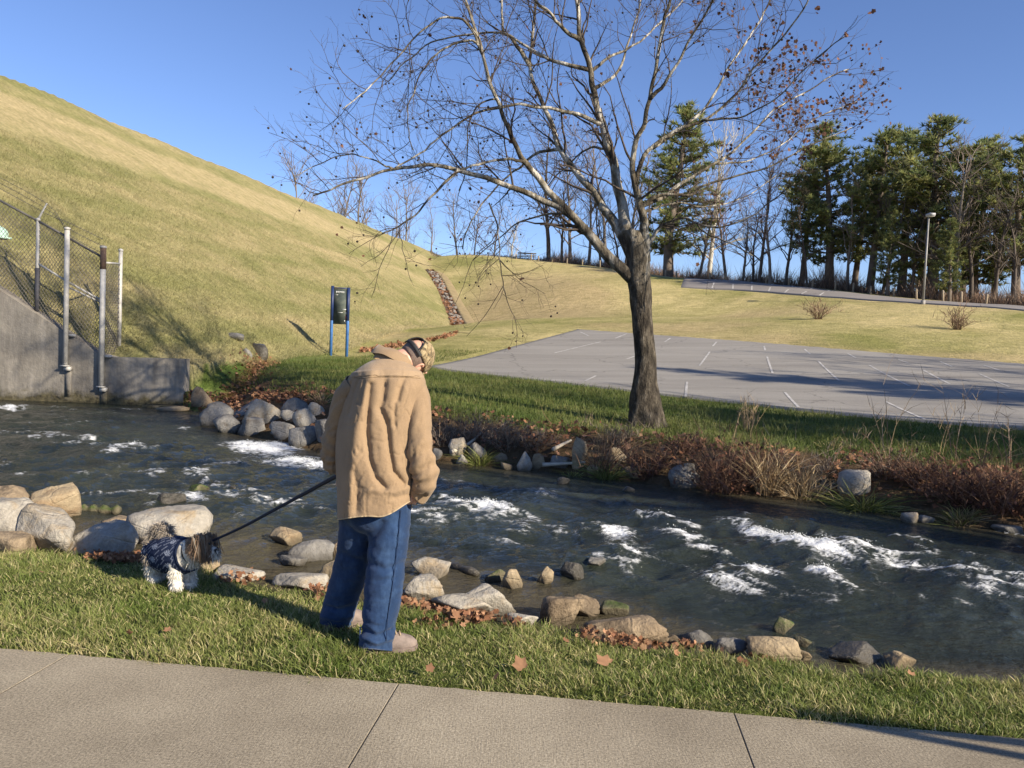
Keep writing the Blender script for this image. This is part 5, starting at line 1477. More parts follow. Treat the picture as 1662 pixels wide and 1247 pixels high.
BT = [(505,262,330,140,0,'leftmost thin bare tree showing over the crest of the slope',SRC,1), (541,272,345,130,1,'bare tree with a grey trunk just behind the slope crest',SRC,1.1), (582,268,355,128,2,'taller of the bare trees over the slope crest, beside the grey-trunked one',SRC,1.0), (610,300,370,135,3,'slender bare tree behind the crest right of the taller one',SRC,.9),
      (658,292,395,118,0,'bare tree where the slope crest drops to the meadow',SRC,1.0), (635,318,392,130,2,'short bare tree left of the one at the end of the crest',SRC,1.0), (700,320,408,116,3,'thin bare tree at the left end of the meadow ridge',SRC,1.0), (742,312,412,108,1,'bare tree with a forked top on the meadow ridge',SRC,1.1),
      (770,330,415,106,2,'dark bare tree with brown leaves low down on the ridge',SRC_R,1.0), (800,345,418,112,0,'small bare tree on the ridge left of the picnic table',SRC,1.2), (828,355,420,118,3,'pale fine-twigged bare tree behind the picnic table',SRC_P,1.2),
      (890,215,426,99,1,'big spreading bare tree on the ridge behind the hanging branches',SRC_D,1.25), (925,235,430,104,0,'bare tree behind the big spreading one',SRC,1.1), (955,250,433,98,2,'tall bare tree just left of the sycamore trunk',SRC,1.1), (985,215,436,101,3,'bare tree behind the sycamore\'s central limb',SRC,1.0), (1015,240,440,96,1,'bare tree directly behind the sycamore fork',SRC,1.1), (1045,270,443,98,0,'bare tree half hidden by the sycamore trunk',SRC,1.1),
      (912,300,428,96,2,'short dark bare tree under the big spreading one',SRC_D,1.3), (975,320,434,94,0,'short dark bare tree left of the sycamore fork',SRC_D,1.4), (1005,330,438,93,3,'dark undergrowth tree behind the low left limb',SRC_D,1.4),
      (1150,200,452,92,2,'pale white-branched bare tree right of the big evergreen',SRC_P,1.1), (1135,300,451,86,0,'short bare tree in front of the pale one',SRC,1.3), (1178,300,456,84,1,'reddish bare tree at the left end of the upper road',SRC_R,1.2), (1205,320,459,80,3,'grey bare tree behind the upper road',SRC,1.2),
      (1232,250,463,76,0,'dark vine-covered bare tree left of the pines',SRC_D,1.0), (1250,290,465,74,2,'reddish vine-covered bare tree next to the dark one',SRC_R,1.2), (1275,300,467,74,1,'bare tree at the left foot of the first pine',SRC_D,1.2), (1222,345,461,78,1,'short dark bare tree at the bend of the upper road',SRC_D,1.5),
      (1310,330,472,70,3,'bare tree in front of the first pine',SRC_D,1.1), (1375,300,482,70,2,'bare tree between the leftmost pines',SRC,1.1), (1432,280,486,66,0,'bare tree among the middle pines',SRC_D,1.1), (1478,300,490,66,1,'bare tree left of the light pole',SRC_D,1.2), (1525,280,494,62,3,'pale-stemmed bare tree right of the light pole',SRC,1.2),
      (1548,250,496,62,0,'tall many-stemmed bare tree right of the light pole',SRC,1.2), (1575,290,497,61,2,'bare tree in front of the right pines',SRC_D,1.2), (1612,300,500,60,1,'bare tree between the two rightmost pines',SRC_D,1.2), (1645,310,500,58,3,'bare tree at the right edge in front of the last pine',SRC_D,1.2)]
for px, yt, yb, D, k, lb, src, wd in BT: bare_tree(px, yt, yb, D, k, lb, GB, src, wd, zb=(8.5 if px < 700 else None))
OFFP = []
# trees past the right edge whose long shadows lie across lot and far bank; near-bank pair added to shade the slope
for i, (x, y, H, k, lb) in enumerate(((27, 13.5, 11, 0, 'bare tree beyond the right edge casting the nearest lot shadow'), (30, 15.5, 12, 1, 'bare tree beyond the right edge casting the middle lot shadow'), (37, 13, 13, 2, 'bare tree beyond the right edge casting a long lot shadow'), (24, 8.5, 8, 3, 'bare tree beyond the right edge shading the far bank'), (45, 12, 13, 0, 'farthest bare tree beyond the right edge'), (33, 19, 12, 3, 'bare tree beside the lot past the right edge'), (20, 4.6, 14, 1, 'bare tree past the right edge shading the far lawn'), (23, 2.2, 16, 3, 'tall bare tree past the right edge shading the ditch'), (25.5, 4.2, 15, 2, 'bare tree past the right edge shading the sign'), (15.5, 0.8, 21, 3, 'tall unseen bare tree added on the near bank to shade the dam slope'), (17.5, -1.2, 22, 1, 'taller unseen bare tree added on the near bank to shade the dam slope'))):
    e = empty('bare_tree', (x, y, zf1(x, y) - .2), lb, 'tree', 'bare trees past the right edge'); e.scale = (H / 9.6,) * 3; e.rotation_euler = (0, 0, i * 1.3)
    for nm, d in zip(('trunk', 'branches'), SRC[k]): o = bpy.data.objects.new(nm, d); COL.objects.link(o); o.parent = e
for i, (x, y, H, k, lb) in enumerate(((31, 8.3, 15, 0, 'pine past the right edge casting the broad shadow over the lot'), (28, 0.0, 16, 2, 'tall unseen pine added past the right edge to deepen the shade on the far bank'), (26, 12.4, 14, 1, 'slim pine past the right edge casting the long streak over the lot'))):  # the tall pine is added to deepen shade; the other two cast lot shadows
    PX_ = (x, y, H, k, lb); OFFP.append(PX_)
# two unseen poles added beside the walk, shaped to cast its forked shadow
tp = np.array([4.09, 1.52, 1.68]); pe = empty('shadow_poles', (5.3, 2.3, 0), 'two unseen poles added past the lower right corner to cast the forked shadow on the walk', 'poles')
for q in (np.array([5.2, 2.1, -.05]), np.array([5.5, 2.65, -.05])):
    m = MB(); m.tube(smooth_path([q, (q + tp) / 2 + [0, 0, .02], tp], 10), np.linspace(.045, .03, 10), 8); m.obj('pole', M_BARK, pe, True)

# ------------------------------------------------------------------ pines
M_NEEDLE = attr_mat('pine_needles', 0.7, 0.35, .5, 0.3, 0.5)
def pine_src(seed, bare=.25, lean=0, n_wh=20, rmax=2.9, top=.55):
    rg = np.random.default_rng(seed); a = MB(); b = MB(); c = MB()
    tr = wiggle_path((0, 0, -.5), np.array([lean, 0, 1.]), 12.5, 12, rg, .02); rad = np.linspace(.26, .04, 12); a.tube(tr, rad, 8)
    P_, D_, L_, B_ = [], [], [], []
    for k in range(n_wh):
        f = bare + (1 - bare) * (k + rg.uniform(-.3, .3)) / n_wh; f = min(f, .99)
        p = tr[0] + (tr[-1] - tr[0]) * f; q = max(0.0, (f - bare) / (1 - bare))
        env = rmax * (top + (1 - top) * math.sin(min(1, q * 1.7) * math.pi * .5)) * (1 - q ** 2.2) + .35
        for j in range(rg.integers(4, 7)):
            an = rg.uniform(0, 6.283); L = env * rg.uniform(.45, 1.12)
            d = np.array([math.cos(an), math.sin(an), rg.uniform(-.12, .28) + .35 * q]); w = wiggle_path(p, d, L, 7, rg, .07, .035)
            b.tube(w, np.linspace(.05, .012, 7), 4, cap=False)
            for s in np.arange(.28, 1.02, .32 / max(L, .6)):
                i = min(5, int(s * 6)); o = w[i] + (w[i + 1] - w[i]) * (s * 6 - i) if s < 1 else w[-1]
                for _ in range(2 + (rg.random() < .4)):
                    P_.append(o + rg.normal(0, .16, 3) * [1, 1, .55]); D_.append(d + [0, 0, .35])
    P_ = np.array(P_); D_ = np.array(D_); n = len(P_); nb = 15
    base = np.repeat(P_, nb, 0); dd = np.repeat(D_, nb, 0) * .55 + rg.normal(0, .55, (n * nb, 3)); dd[:, 2] += .15
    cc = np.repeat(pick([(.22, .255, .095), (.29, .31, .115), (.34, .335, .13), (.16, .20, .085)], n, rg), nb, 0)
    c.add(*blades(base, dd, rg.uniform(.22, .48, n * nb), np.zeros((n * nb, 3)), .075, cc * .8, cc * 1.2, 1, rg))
    return to_data(a, 'trunk', M_PBARK), to_data(b, 'branches', M_PBARK), to_data(c, 'needles', M_NEEDLE, False)
M_PBARK = simple_mat('pine_bark', (0.14, 0.11, 0.085), .9, .35, 2, .4, 0, .05)
PS = [pine_src(11, .22), pine_src(12, .34, .02, 17, 2.6), pine_src(13, .30, -.01, 18, 3.2, .7), pine_src(14, .18, .01, 22, 2.3)]
PT = [(1085,158,446,88,3,'large evergreen standing right behind the sycamore',1.15), (1345,190,478,73,0,'broad olive pine, leftmost of the tall pines',1.05), (1300,240,472,76,1,'smaller dark pine at the left end of the pines',.85), (1410,205,484,70,1,'slim pine between the broad olive one and the middle pair',.95),
      (1460,192,488,70,2,'left of the two highest pines behind the light pole',.95), (1512,186,490,66,0,'tallest pine with long level branches behind the light pole',1.15), (1580,212,496,66,3,'round-topped pine right of the light pole',1.05), (1558,240,496,72,1,'thin pine left of the round-topped one',.8), (1650,214,500,62,2,'dark pine at the right edge of the picture',1.0), (1720,200,500,62,0,'pine just past the right edge',1.0), (1385,250,482,76,2,'lower pine behind the leftmost tall pines',.9), (1490,260,490,76,3,'lower pine behind the two highest pines',.9), (1615,270,498,72,1,'lower thin pine behind the round-topped one',.9), (1440,330,488,64,3,'short young pine under the middle pines',.8), (1540,350,495,60,3,'short young pine right of the light pole',.9)]
for px, yt, yb, D, k, lb, wd in PT:
    b = P(px, yb, D); b[2] = zf1(b[0], b[1]) - .1; H = P(px, yt, D)[2] - b[2]
    e = empty('pine_tree', b, lb, 'pine tree', 'evergreens along the upper road'); e.scale = (H / 12.2 * wd * 1.3, H / 12.2 * wd * 1.3, H / 12.2); e.rotation_euler = (0, 0, (px * 1.7) % 6.28)
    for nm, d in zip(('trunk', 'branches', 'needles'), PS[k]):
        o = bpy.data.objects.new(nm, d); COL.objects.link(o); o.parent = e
        if nm == 'needles': o['kind'] = 'stuff'
for x, y, H, k, lb in OFFP:
    e = empty('pine_tree', (x, y, zf1(x, y) - .2), lb, 'pine tree', 'pines past the right edge'); e.scale = (H / 12.2 * (.5 if k == 1 else 1), H / 12.2 * (.5 if k == 1 else 1), H / 12.2)
    for nm, d in zip(('trunk', 'branches', 'needles'), PS[k]):
        o = bpy.data.objects.new(nm, d); COL.objects.link(o); o.parent = e
        if nm == 'needles': o['kind'] = 'stuff'
# undergrowth along the edge of the woods
n = 26000
px = rng.uniform(690, 1750, n); D0 = np.interp(px, [690, 850, 1000, 1060, 1108, 1310, 1500, 1662, 1750], [104, 98, 92.5, 89, 85, 72, 61, 56, 54]) + rng.uniform(0, 9, n)
x = (px - CX) / F * D0; y = D0
base = np.stack([x, y, zfun(x, y) - .1], 1)
hh = np.clip(.9 + 1.5 * fbm(px * .012, D0 * .2, 3, 95), .2, 2.2) * np.interp(px, [690, 860, 900, 1060, 1090, 1200, 1300, 1700], [.3, .35, 1.15, 1.2, .9, 1.2, 1.2, 1.2])
cc = pick([(.24, .175, .13), (.17, .125, .095), (.32, .23, .16), (.26, .16, .11)], n)
m = MB(); m.add(*blades(base, up(n, .45), rng.uniform(.5, 1.5, n) * hh, rng.normal(0, .3, (n, 3)), rng.uniform(.03, .07, n), cc * .8, cc, 2))
tag(m.obj('undergrowth', M_BRUSH), 'brown tangled undergrowth along the foot of the woods', 'undergrowth', kind='stuff')
# far wooded rise seen between the trunks
xs = np.linspace(-260, 330, 240); 
hz = 9 + 3.2 * fbm(xs * .02, xs * 0, 3, 97) + 1.6 * fbm(xs * .3, xs * 0, 3, 98)
V = np.concatenate([np.stack([xs, np.full(240, 330.), np.full(240, -10.)], 1), np.stack([xs, np.full(240, 335.), hz], 1), np.stack([xs, np.full(240, 420.), hz - 6], 1)])
struct(mesh('hills', V, gridq(3, 240), simple_mat('far_wood', (.17, .16, .16), .95, .3, .1, 0), None, True))
# ================================================================== figures
def ellipsoid(c, r, R=None, sub=3):
    v, f = ICO[sub]; v = v * np.asarray(r)
    if R is not None: v = v @ np.asarray(R).T
    return v + np.asarray(c), f
class Blob:
    """overlapping solids fused into one skin by a voxel remesh"""
    def __init__(s): s.m = MB()
    def ell(s, c, r, R=None): v, f = ellipsoid(c, r, R); s.m.add(v, None, f); return s
    def limb(s, pts, rad, n=14, k=None):
        p = smooth_path(pts, k or len(pts) * 5); r = smooth_path(np.repeat(np.asarray(rad, float)[:, None], 3, 1), len(p))[:, 0]
        v, q, t = tube(p, r, n); s.m.add(v, q, t)
        s.ell(p[0], (r[0],) * 3); s.ell(p[-1], (r[-1],) * 3); return s
    def build(s, voxel, smooth=4):
        o = s.m.obj('tmp', None)
        md = o.modifiers.new('r', 'REMESH'); md.mode = 'VOXEL'; md.voxel_size = voxel
        if smooth: sm = o.modifiers.new('s', 'SMOOTH'); sm.iterations = smooth; sm.factor = .5
        dg = bpy.context.evaluated_depsgraph_get(); ev = o.evaluated_get(dg); me = ev.to_mesh()
        v = np.zeros(len(me.vertices) * 3); me.vertices.foreach_get('co', v); v = v.reshape(-1, 3)
        nn = np.zeros(len(me.vertices) * 3); me.vertices.foreach_get('normal', nn); nn = nn.reshape(-1, 3)
        f = [tuple(p.vertices) for p in me.polygons]
        ev.to_mesh_clear(); d = o.data; bpy.data.objects.remove(o); bpy.data.meshes.remove(d)
        q = np.array([x for x in f if len(x) == 4]).reshape(-1, 4); t = np.array([x for x in f if len(x) == 3]).reshape(-1, 3)
        return v, [q, t], nn
def proj(v):
    w = v - CAM; d = w @ _f
    return CX + F * (w @ _r) / d, CY - F * (w @ _u) / d
def pl_dist(px, py, line):
    """pixel distance to a polyline"""
    best = np.full(px.shape, 1e9)
    for (ax, ay), (bx, by) in zip(line[:-1], line[1:]):
        dx, dy = bx - ax, by - ay; t = np.clip(((px - ax) * dx + (py - ay) * dy) / (dx * dx + dy * dy), 0, 1)
        best = np.minimum(best, np.hypot(px - ax - t * dx, py - ay - t * dy))
    return best
BD = 4.22
def Mp(px, py, d=0.0): return P(px, py, BD + d)
PXM = BD / F

# ------------------------------------------------------------------ materials
def _cloth(name, c, rough=.9, weave=260, var=.14, bump=.25, worn=None):
    t = NT(name); t.bsdf(Roughness=rough); t.b.inputs['Specular IOR Level'].default_value = .15
    try: t.b.inputs['Sheen Weight'].default_value = .15
    except Exception: pass
    p = t.pos()
    col = t.ramp(t.noise(5, 5, .6, p), [(.25, tuple(x * (1 - var) for x in c)), (.75, tuple(x * (1 + var) for x in c))])
    if worn: col = t.mix(t.mapr(t.noise(9, 4, .7, t.map(p, (1, 1, .5))), .5, .75, 0, .7), col, worn)
    col = t.mix(.5, col, t.ramp(t.noise(weave, 2, .6, p), [(.3, (.75,) * 3), (.7, (1.2,) * 3)]), 'MULTIPLY')
    t.l(col, t.b.inputs['Base Color'])
    t.bump(t.math('ADD', t.noise(weave, 2, .6, p), t.math('MULTIPLY', t.noise(22, 4, .6, p), 2.0)), bump, .006)
    return t.m
M_JACKET = _cloth('tan_canvas', (.275, .190, .114))
M_JACKETY = _cloth('tan_canvas_yoke', (.315, .222, .138))
M_HEMLINE = _cloth('pale_hem', (.38, .29, .18))
M_DENIM = _cloth('blue_denim', (.015, .036, .090), .9, 320, .3, .3, (.052, .10, .20))
M_STITCH = _cloth('dark_seam', (.014, .030, .075))
def _skin():
    t = NT('skin'); t.bsdf(Roughness=.55); p = t.pos()
    t.l(t.ramp(t.noise(30, 4, .6, p), [(.3, (.50, .27, .19)), (.7, (.62, .36, .26))]), t.b.inputs['Base Color'])
    try: t.b.inputs['Subsurface Weight'].default_value = .08; t.b.inputs['Subsurface Radius'].default_value = (.01, .004, .002)
    except Exception: pass
    t.bump(t.noise(160, 3, .6, p), .15, .002); return t.m
M_SKIN = _skin()
def _camo():
    t = NT('camouflage_cloth'); t.bsdf(Roughness=.9); p = t.pos()
    a = t.ramp(t.noise(26, 4, .7, p, 1.2), [(.38, (.10, .075, .04)), (.47, (.26, .19, .10)), (.56, (.40, .31, .18)), (.66, (.16, .15, .07))])
    t.l(t.mix(t.mapr(t.noise(60, 3, .6, p), .58, .64), a, (.05, .04, .025)), t.b.inputs['Base Color'])
    t.bump(t.noise(200, 2, .6, p), .2, .003); return t.m
M_CAMO = _camo()
M_BLACK = simple_mat('black_webbing', (.012, .012, .014), .7, .2, 40, .2)
M_HAIR = simple_mat('grey_brown_hair', (.17, .12, .095), .7, .4, 120, .5, 0, .004)
M_SHOE = simple_mat('worn_shoe_leather', (.20, .155, .13), .8, .3, 30, .3, 0, .004)
M_SOLE = simple_mat('shoe_sole', (.16, .12, .10), .9, .3, 30, .2)

# ------------------------------------------------------------------ the man's body (head, neck, trunk, arms, hands, legs as one skin)
fdir = np.array([.14, .68, -.71]); fdir /= np.linalg.norm(fdir)
udir = np.array([.777, .391, .494]); udir -= fdir * (udir @ fdir); udir /= np.linalg.norm(udir)
rdir = np.cross(fdir, udir)
HR = np.stack([rdir, fdir, udir], 1)             # head frame: x right ear, y face, z crown
HC = Mp(671, 585, .10)
def hp(x, y, z): return HC + HR @ np.array([x, y, z])
B = Blob()
B.ell(hp(0, -.012, .022), (.075, .096, .092), HR)         # skull
B.ell(hp(0, .035, -.045), (.056, .066, .074), HR)         # jaw
B.ell(hp(0, .075, -.085), (.030, .028, .028), HR)         # chin
B.limb([hp(0, .092, .02), hp(0, .112, -.012), hp(0, .108, -.03)], [.010, .016, .012])   # nose
B.ell(hp(0, .09, .035), (.05, .018, .014), HR)            # brow
B.ell(hp(0, .092, -.062), (.026, .014, .012), HR)         # mouth
for s in (-1, 1): B.ell(hp(.036 * s, .082, .012), (.014, .012, .010), HR)
B.limb([hp(0, -.035, -.05), hp(0, -.045, -.10), Mp(641, 596, .06), Mp(632, 620, .02)], [.064, .062, .066, .075])
B.limb([Mp(625, 640, .02), Mp(618, 700, .0), Mp(608, 780, -.02), Mp(606, 830, -.02)], [.12, .13, .125, .12])
B.limb([Mp(568, 640, .06), Mp(545, 690, .14), Mp(545, 745, .16), Mp(556, 775, .14)], [.055, .045, .038, .028])
B.limb([Mp(670, 650, -.01), Mp(678, 720, -.08), Mp(682, 772, -.09), Mp(668, 806, -.065)], [.045, .040, .034, .024])
# right hand: palm and bent fingers showing below the cuff; left hand closed on the leash
hr0 = Mp(668, 806, -.065)
B.limb([hr0, Mp(664, 812, -.07)], [.026, .024])
for k, (dx, dy, L) in enumerate(((-7.5, 5.0, 1.0), (-4.5, 6.6, 1.1), (-1.2, 7.2, 1.05), (2.4, 6.6, .9))):
    a = Mp(665 + dx * .55, 809 + dy * .35, -.074 - .002 * k); b = Mp(665 + dx, 809 + dy * .9, -.080); c = Mp(665 + dx * 1.15 - 2.5 * L, 809 + dy * 1.05 - .5, -.062)
    B.limb([a, b, c], [.0085, .0082, .0072], 10)
B.limb([Mp(671, 807, -.06), Mp(675, 813, -.066), Mp(673, 818, -.066)], [.010, .0095, .008], 10)
hl0 = Mp(556, 775, .13)
for k in range(4): B.limb([hl0 + [.0, -.012, .015 - .016 * k], hl0 + [-.022, -.03, .012 - .016 * k], hl0 + [-.008, -.048, .010 - .016 * k]], [.0085, .0085, .0075], 10)
B.limb([hl0 + [.01, -.01, .02], hl0 + [-.005, -.04, .028], hl0 + [-.012, -.052, .018]], [.010, .009, .008], 10)
B.ell(hl0, (.028, .03, .035))
LEG_R = [Mp(634, 810, -.03), Mp(630, 860, -.04), Mp(627, 910, -.07), Mp(622, 955, -.09), Mp(616, 1005, -.12), Mp(612, 1046, -.14)]
LEG_L = [Mp(584, 810, .03), Mp(582, 860, .06), Mp(574, 910, .10), Mp(562, 955, .15), Mp(551, 990, .19), Mp(547, 1010, .20)]
B.limb(LEG_R, [.10, .09, .075, .06, .05, .04]); B.limb(LEG_L, [.10, .09, .075, .06, .05, .04])
bv, bf, _ = B.build(.0062, 3)
foot = Pz(612, 1058, 0)
man = mesh('person', bv, bf, M_SKIN, None, True)
tag(man, 'man in tan jacket, jeans and camouflage cap bending to look at the river', 'person')
# ears
for s in (1, -1):
    e = MB(); n = 22; th = np.linspace(-1.9, 2.2, n)
    pts = np.array([hp(s * (.080 + .008 * math.sin(t)), -.012 + .017 * math.cos(t + 2.6) * 1.0, -.018 + .030 * math.sin(t + .0)) for t in th])
    e.tube(smooth_path(pts, 40), .0062, 8); v, f = ellipsoid(hp(s * .080, -.008, -.02), (.006, .015, .026), HR); e.add(v, None, f)
    v, f = ellipsoid(hp(s * .082, -.002, -.044), (.006, .009, .010), HR); e.add(v, None, f)
    e.obj('ear', M_SKIN, man, True)
# hair: short shell under the cap line at the back and sides
v, f = ICO[4]
def head_shell(grow_, sel, name, mat, parent, thick=0.0, noise_=0.0):
    w = v * (np.array([.075, .096, .092]) + grow_) + [0, -.012, .022]
    k = sel(w); ff = f[k[f].all(1)]
    u_, inv = np.unique(ff, return_inverse=True)
    ww = w[u_]; nr = ww / np.linalg.norm(ww, axis=1)[:, None]
    if noise_: ww = ww + nr * (noise_ * noise3(ww * 40, 1, 5))[:, None]
    o = mesh(name, HC + ww @ HR.T, inv.reshape(-1, 3), mat, parent, True)
    if thick: md = o.modifiers.new('solid', 'SOLIDIFY'); md.thickness = thick; md.offset = 1
    return o
head_shell(.003, lambda w: (w[:, 2] < .045) & (w[:, 2] > -.055 - .25 * w[:, 1]) & (w[:, 1] < .012) , 'hair', M_HAIR, man, .002, .002)
# cap with the half-moon opening at the back
def cap_sel(w):
    rim = .018 + .10 * np.clip(-w[:, 1], -.1, .2) * .25
    hole = ((w[:, 0] / .050) ** 2 + ((w[:, 2] - .022) / .062) ** 2 < 1) & (w[:, 1] < 0)
    return (w[:, 2] > rim - .01) & ~hole
cap = head_shell(.010, cap_sel, 'cap', M_CAMO, man, .003)
st = MB(); th = np.linspace(-2.55, -.59, 24)
for dz in (0,):
    A = np.array([[.0865 * math.cos(t), .1085 * math.sin(t) - .012, .016] for t in th]); 
    Vt = np.concatenate([A + [0, 0, -.010], A + [0, 0, .010], A * [1.03, 1.02, 1] + [0, 0, .010], A * [1.03, 1.02, 1] + [0, 0, -.010]]) 
    st.add(HC + Vt @ HR.T, np.concatenate([gridq(4, 24), [[72 + i, 73 + i, 1 + i, i] for i in range(23)]]))
st.obj('strap', M_BLACK, cap)
tr = MB(); a_ = np.linspace(0, math.pi, 20)
A = []
for t in a_:
    x = .051 * math.cos(t); z = .022 + .062 * math.sin(t); yy = -math.sqrt(max(0, 1 - (x / .087) ** 2 - ((z - .022) / .104) ** 2)) * .108 - .012; A.append((x, yy, z))
tr.tube(HC + np.array(A) @ HR.T, .004, 6); tr.obj('opening_trim', M_BLACK, cap, True)
bl = []
for r_, lift in ((.085, 0), (.125, -.004), (.165, -.018)):
    bl.append([( .078 * math.sin(t) * (1 if r_ < .1 else .95), .02 + r_ * math.cos(t) * 1.0, .022 + lift - .012 * math.sin(t) ** 2) for t in np.linspace(-1.35, 1.35, 17)])
o = mesh('bill', HC + np.array(bl).reshape(-1, 3) @ HR.T, gridq(3, 17), M_CAMO, cap, True); o.modifiers.new('s', 'SOLIDIFY').thickness = .004
vt = MB()
for x, y in ((.055, .06), (.060, .048), (.065, .066), (.070, .054), (.062, .036), (.072, .030)):
    pass

# ------------------------------------------------------------------ jacket
#        y   left right  depth centre, half depth
ROWS = [(583,606,652,.03,.075),(588,592,664,.025,.10),(596,577,680,.02,.125),(608,564,690,.01,.15),(625,556,692,.0,.165),(650,551,686,-.005,.175),(690,546,680,-.01,.18),
        (730,544,677,-.015,.185),(770,545,674,-.02,.19),(800,547,672,-.02,.19),(820,547,670,-.02,.19),(840,548,668,-.02,.188)]
ROWS = np.array(ROWS, float)
nr_, nc_ = 150, 220
yy = np.concatenate([np.linspace(583, 600, 30, endpoint=False), np.linspace(600, 841, 120)])
lo = np.interp(yy, ROWS[:, 0], ROWS[:, 1]); hi = np.interp(yy, ROWS[:, 0], ROWS[:, 2]); dc = np.interp(yy, ROWS[:, 0], ROWS[:, 3]); hd_ = np.interp(yy, ROWS[:, 0], ROWS[:, 4])
def gsm(a, k=5):
    p = np.pad(a, k, mode='edge'); return np.convolve(p, np.ones(2 * k + 1) / (2 * k + 1), 'valid')
lo, hi, dc, hd_ = map(gsm, (lo, hi, dc, hd_))
th = np.linspace(0, 2 * np.pi, nc_, endpoint=False)
ct, st_ = np.cos(th), np.sin(th); e_ = .8
sx_ = np.sign(ct) * np.abs(ct) ** e_; sy_ = np.sign(st_) * np.abs(st_) ** e_
PX = ((lo + hi) / 2)[:, None] + ((hi - lo) / 2)[:, None] * sx_[None]
# hem rises toward the right where the hand lifts it
hemrise = sstep(612, 680, PX) * 34 * (1 - .35 * (sy_[None] > 0)) 
PY = yy[:, None] - hemrise * sstep(690, 841, yy)[:, None] + 3.0 * np.sin(PX * .05) * sstep(800, 841, yy)[:, None]
# shoulder line falls away from the neck
PY = PY + (np.abs(PX - 632) / 70) ** 2 * 9 * sstep(640, 583, yy)[:, None]
DD = dc[:, None] + hd_[:, None] * sy_[None]
# folds on the back (front of the picture): pixel curves, depth, width, side
FOLDS = [([(601,624),(597,660),(595,700),(600,745),(610,775),(625,792)], -.026, 4.5), ([(625,616),(621,650),(617,662),(628,690),(632,730),(638,765),(655,785)], -.028, 5),
         ([(648,630),(641,655),(640,690)], -.012, 3), ([(582,618),(574,640),(566,672)], -.016, 3.5), ([(591,618),(586,638),(582,656)], -.014, 3), ([(573,616),(562,642)], -.014, 3), ([(660,606),(652,625),(646,650)], -.014, 3.5),
         ([(575,766),(580,800),(578,828)], -.016, 6), ([(600,796),(640,800),(668,790)], .012, 6), ([(640,808),(660,803)], -.012, 4), ([(655,720),(652,750)], -.006, 4)]
off = np.zeros_like(PX)
for ln, dp, wd in FOLDS:
    off += dp * np.exp(-(pl_dist(PX, PY, ln) / wd) ** 1.5) * sstep(604, 626, PY)
# the lit ridge of the back: left of this line the cloth turns away
back = sstep(0.0, -.5, sy_)[None]
turn = np.interp(PY, [600, 640, 700, 760, 830], [597, 588, 572, 566, 558])
tterm = .13 * sstep(0, 40, turn - PX) * sstep(.75, .05, sy_)[None]
off += .018 * np.exp(-((PX - turn - 6) / 10) ** 2)
off += .004 * fbm(PX * .05, PY * .02, 3, 101) + .0025 * fbm(PX * .16, PY * .07, 4, 102)
wr_ = 1 - np.abs(fbm(PX * .030 + .35 * PY * .03, PY * .016, 3, 103)) * 5
off += -.0045 * sstep(.72, 1.0, wr_) * sstep(625, 660, PY)
wr_ = 1 - np.abs(fbm(PX * .05 - PY * .02, PY * .05, 3, 104)) * 5
off += -.0035 * sstep(.75, 1.0, wr_) * sstep(750, 800, PY)
# gathered yoke seam
off += back * (-.006 * np.exp(-((PY - (612 + .0006 * (PX - 625) ** 2)) / 1.6) ** 2))
DD = DD - off * back * sstep(583, 606, yy)[:, None] + tterm * sstep(590, 640, yy)[:, None]
PX = PX + (1 - back) * 0
V = np.stack([np.stack([P(PX[i, j], PY[i, j], BD + DD[i, j]) for j in range(nc_)]) for i in range(nr_)]).reshape(-1, 3)
isy = (PY < 612 + .0006 * (PX - 625) ** 2)
jk = mesh('jacket', V, gridq(nr_, nc_, True), M_JACKET, man, True)
jk.data.materials.append(M_JACKETY)
fi = gridq(nr_, nc_, True); jk.data.polygons.foreach_set('material_index', isy.ravel()[fi].all(1).astype(np.int32))
def surf_line(line, name, r, mat, par):
    VV = V.reshape(nr_, nc_, 3); pts = []
    fx, fy = PX.ravel(), PY.ravel(); ok = np.repeat(sy_[None] < 0, nr_, 0).ravel()
    for x_, y_ in line:
        j = np.argmin(np.where(ok, np.hypot(fx - x_, fy - y_), 1e9)); q = V[j]; pts.append(q + [0, -.0015, 0])
    m = MB(); m.tube(smooth_path(pts, len(pts) * 3), r, 5); return m.obj(name, mat, par, True)
M_SEAM = _cloth('jacket_seam', (.20, .135, .075))
surf_line([(x_, 612.5 + .0006 * (x_ - 625) ** 2) for x_ in range(574, 684, 4)], 'yoke_seam', .0022, M_SEAM, jk)
surf_line([(x_, 609.5 + .0006 * (x_ - 625) ** 2) for x_ in range(574, 684, 4)], 'yoke_stitch', .0014, M_SEAM, jk)
# closed top under the collar and a turned hem
hm = MB(); L_ = V[-nc_:]; L2 = V[-3 * nc_:-2 * nc_]
hm.tube(np.concatenate([L_, L_[:2]]), .0035, 6, cap=False); hm.obj('hem', M_HEMLINE, jk, True)
top = V[:nc_]; mesh('shoulder_cap', np.concatenate([top, [top.mean(0) + [0, 0, .012]]]), np.array([[i, (i + 1) % nc_, nc_] for i in range(nc_)]), M_JACKETY, jk, True)
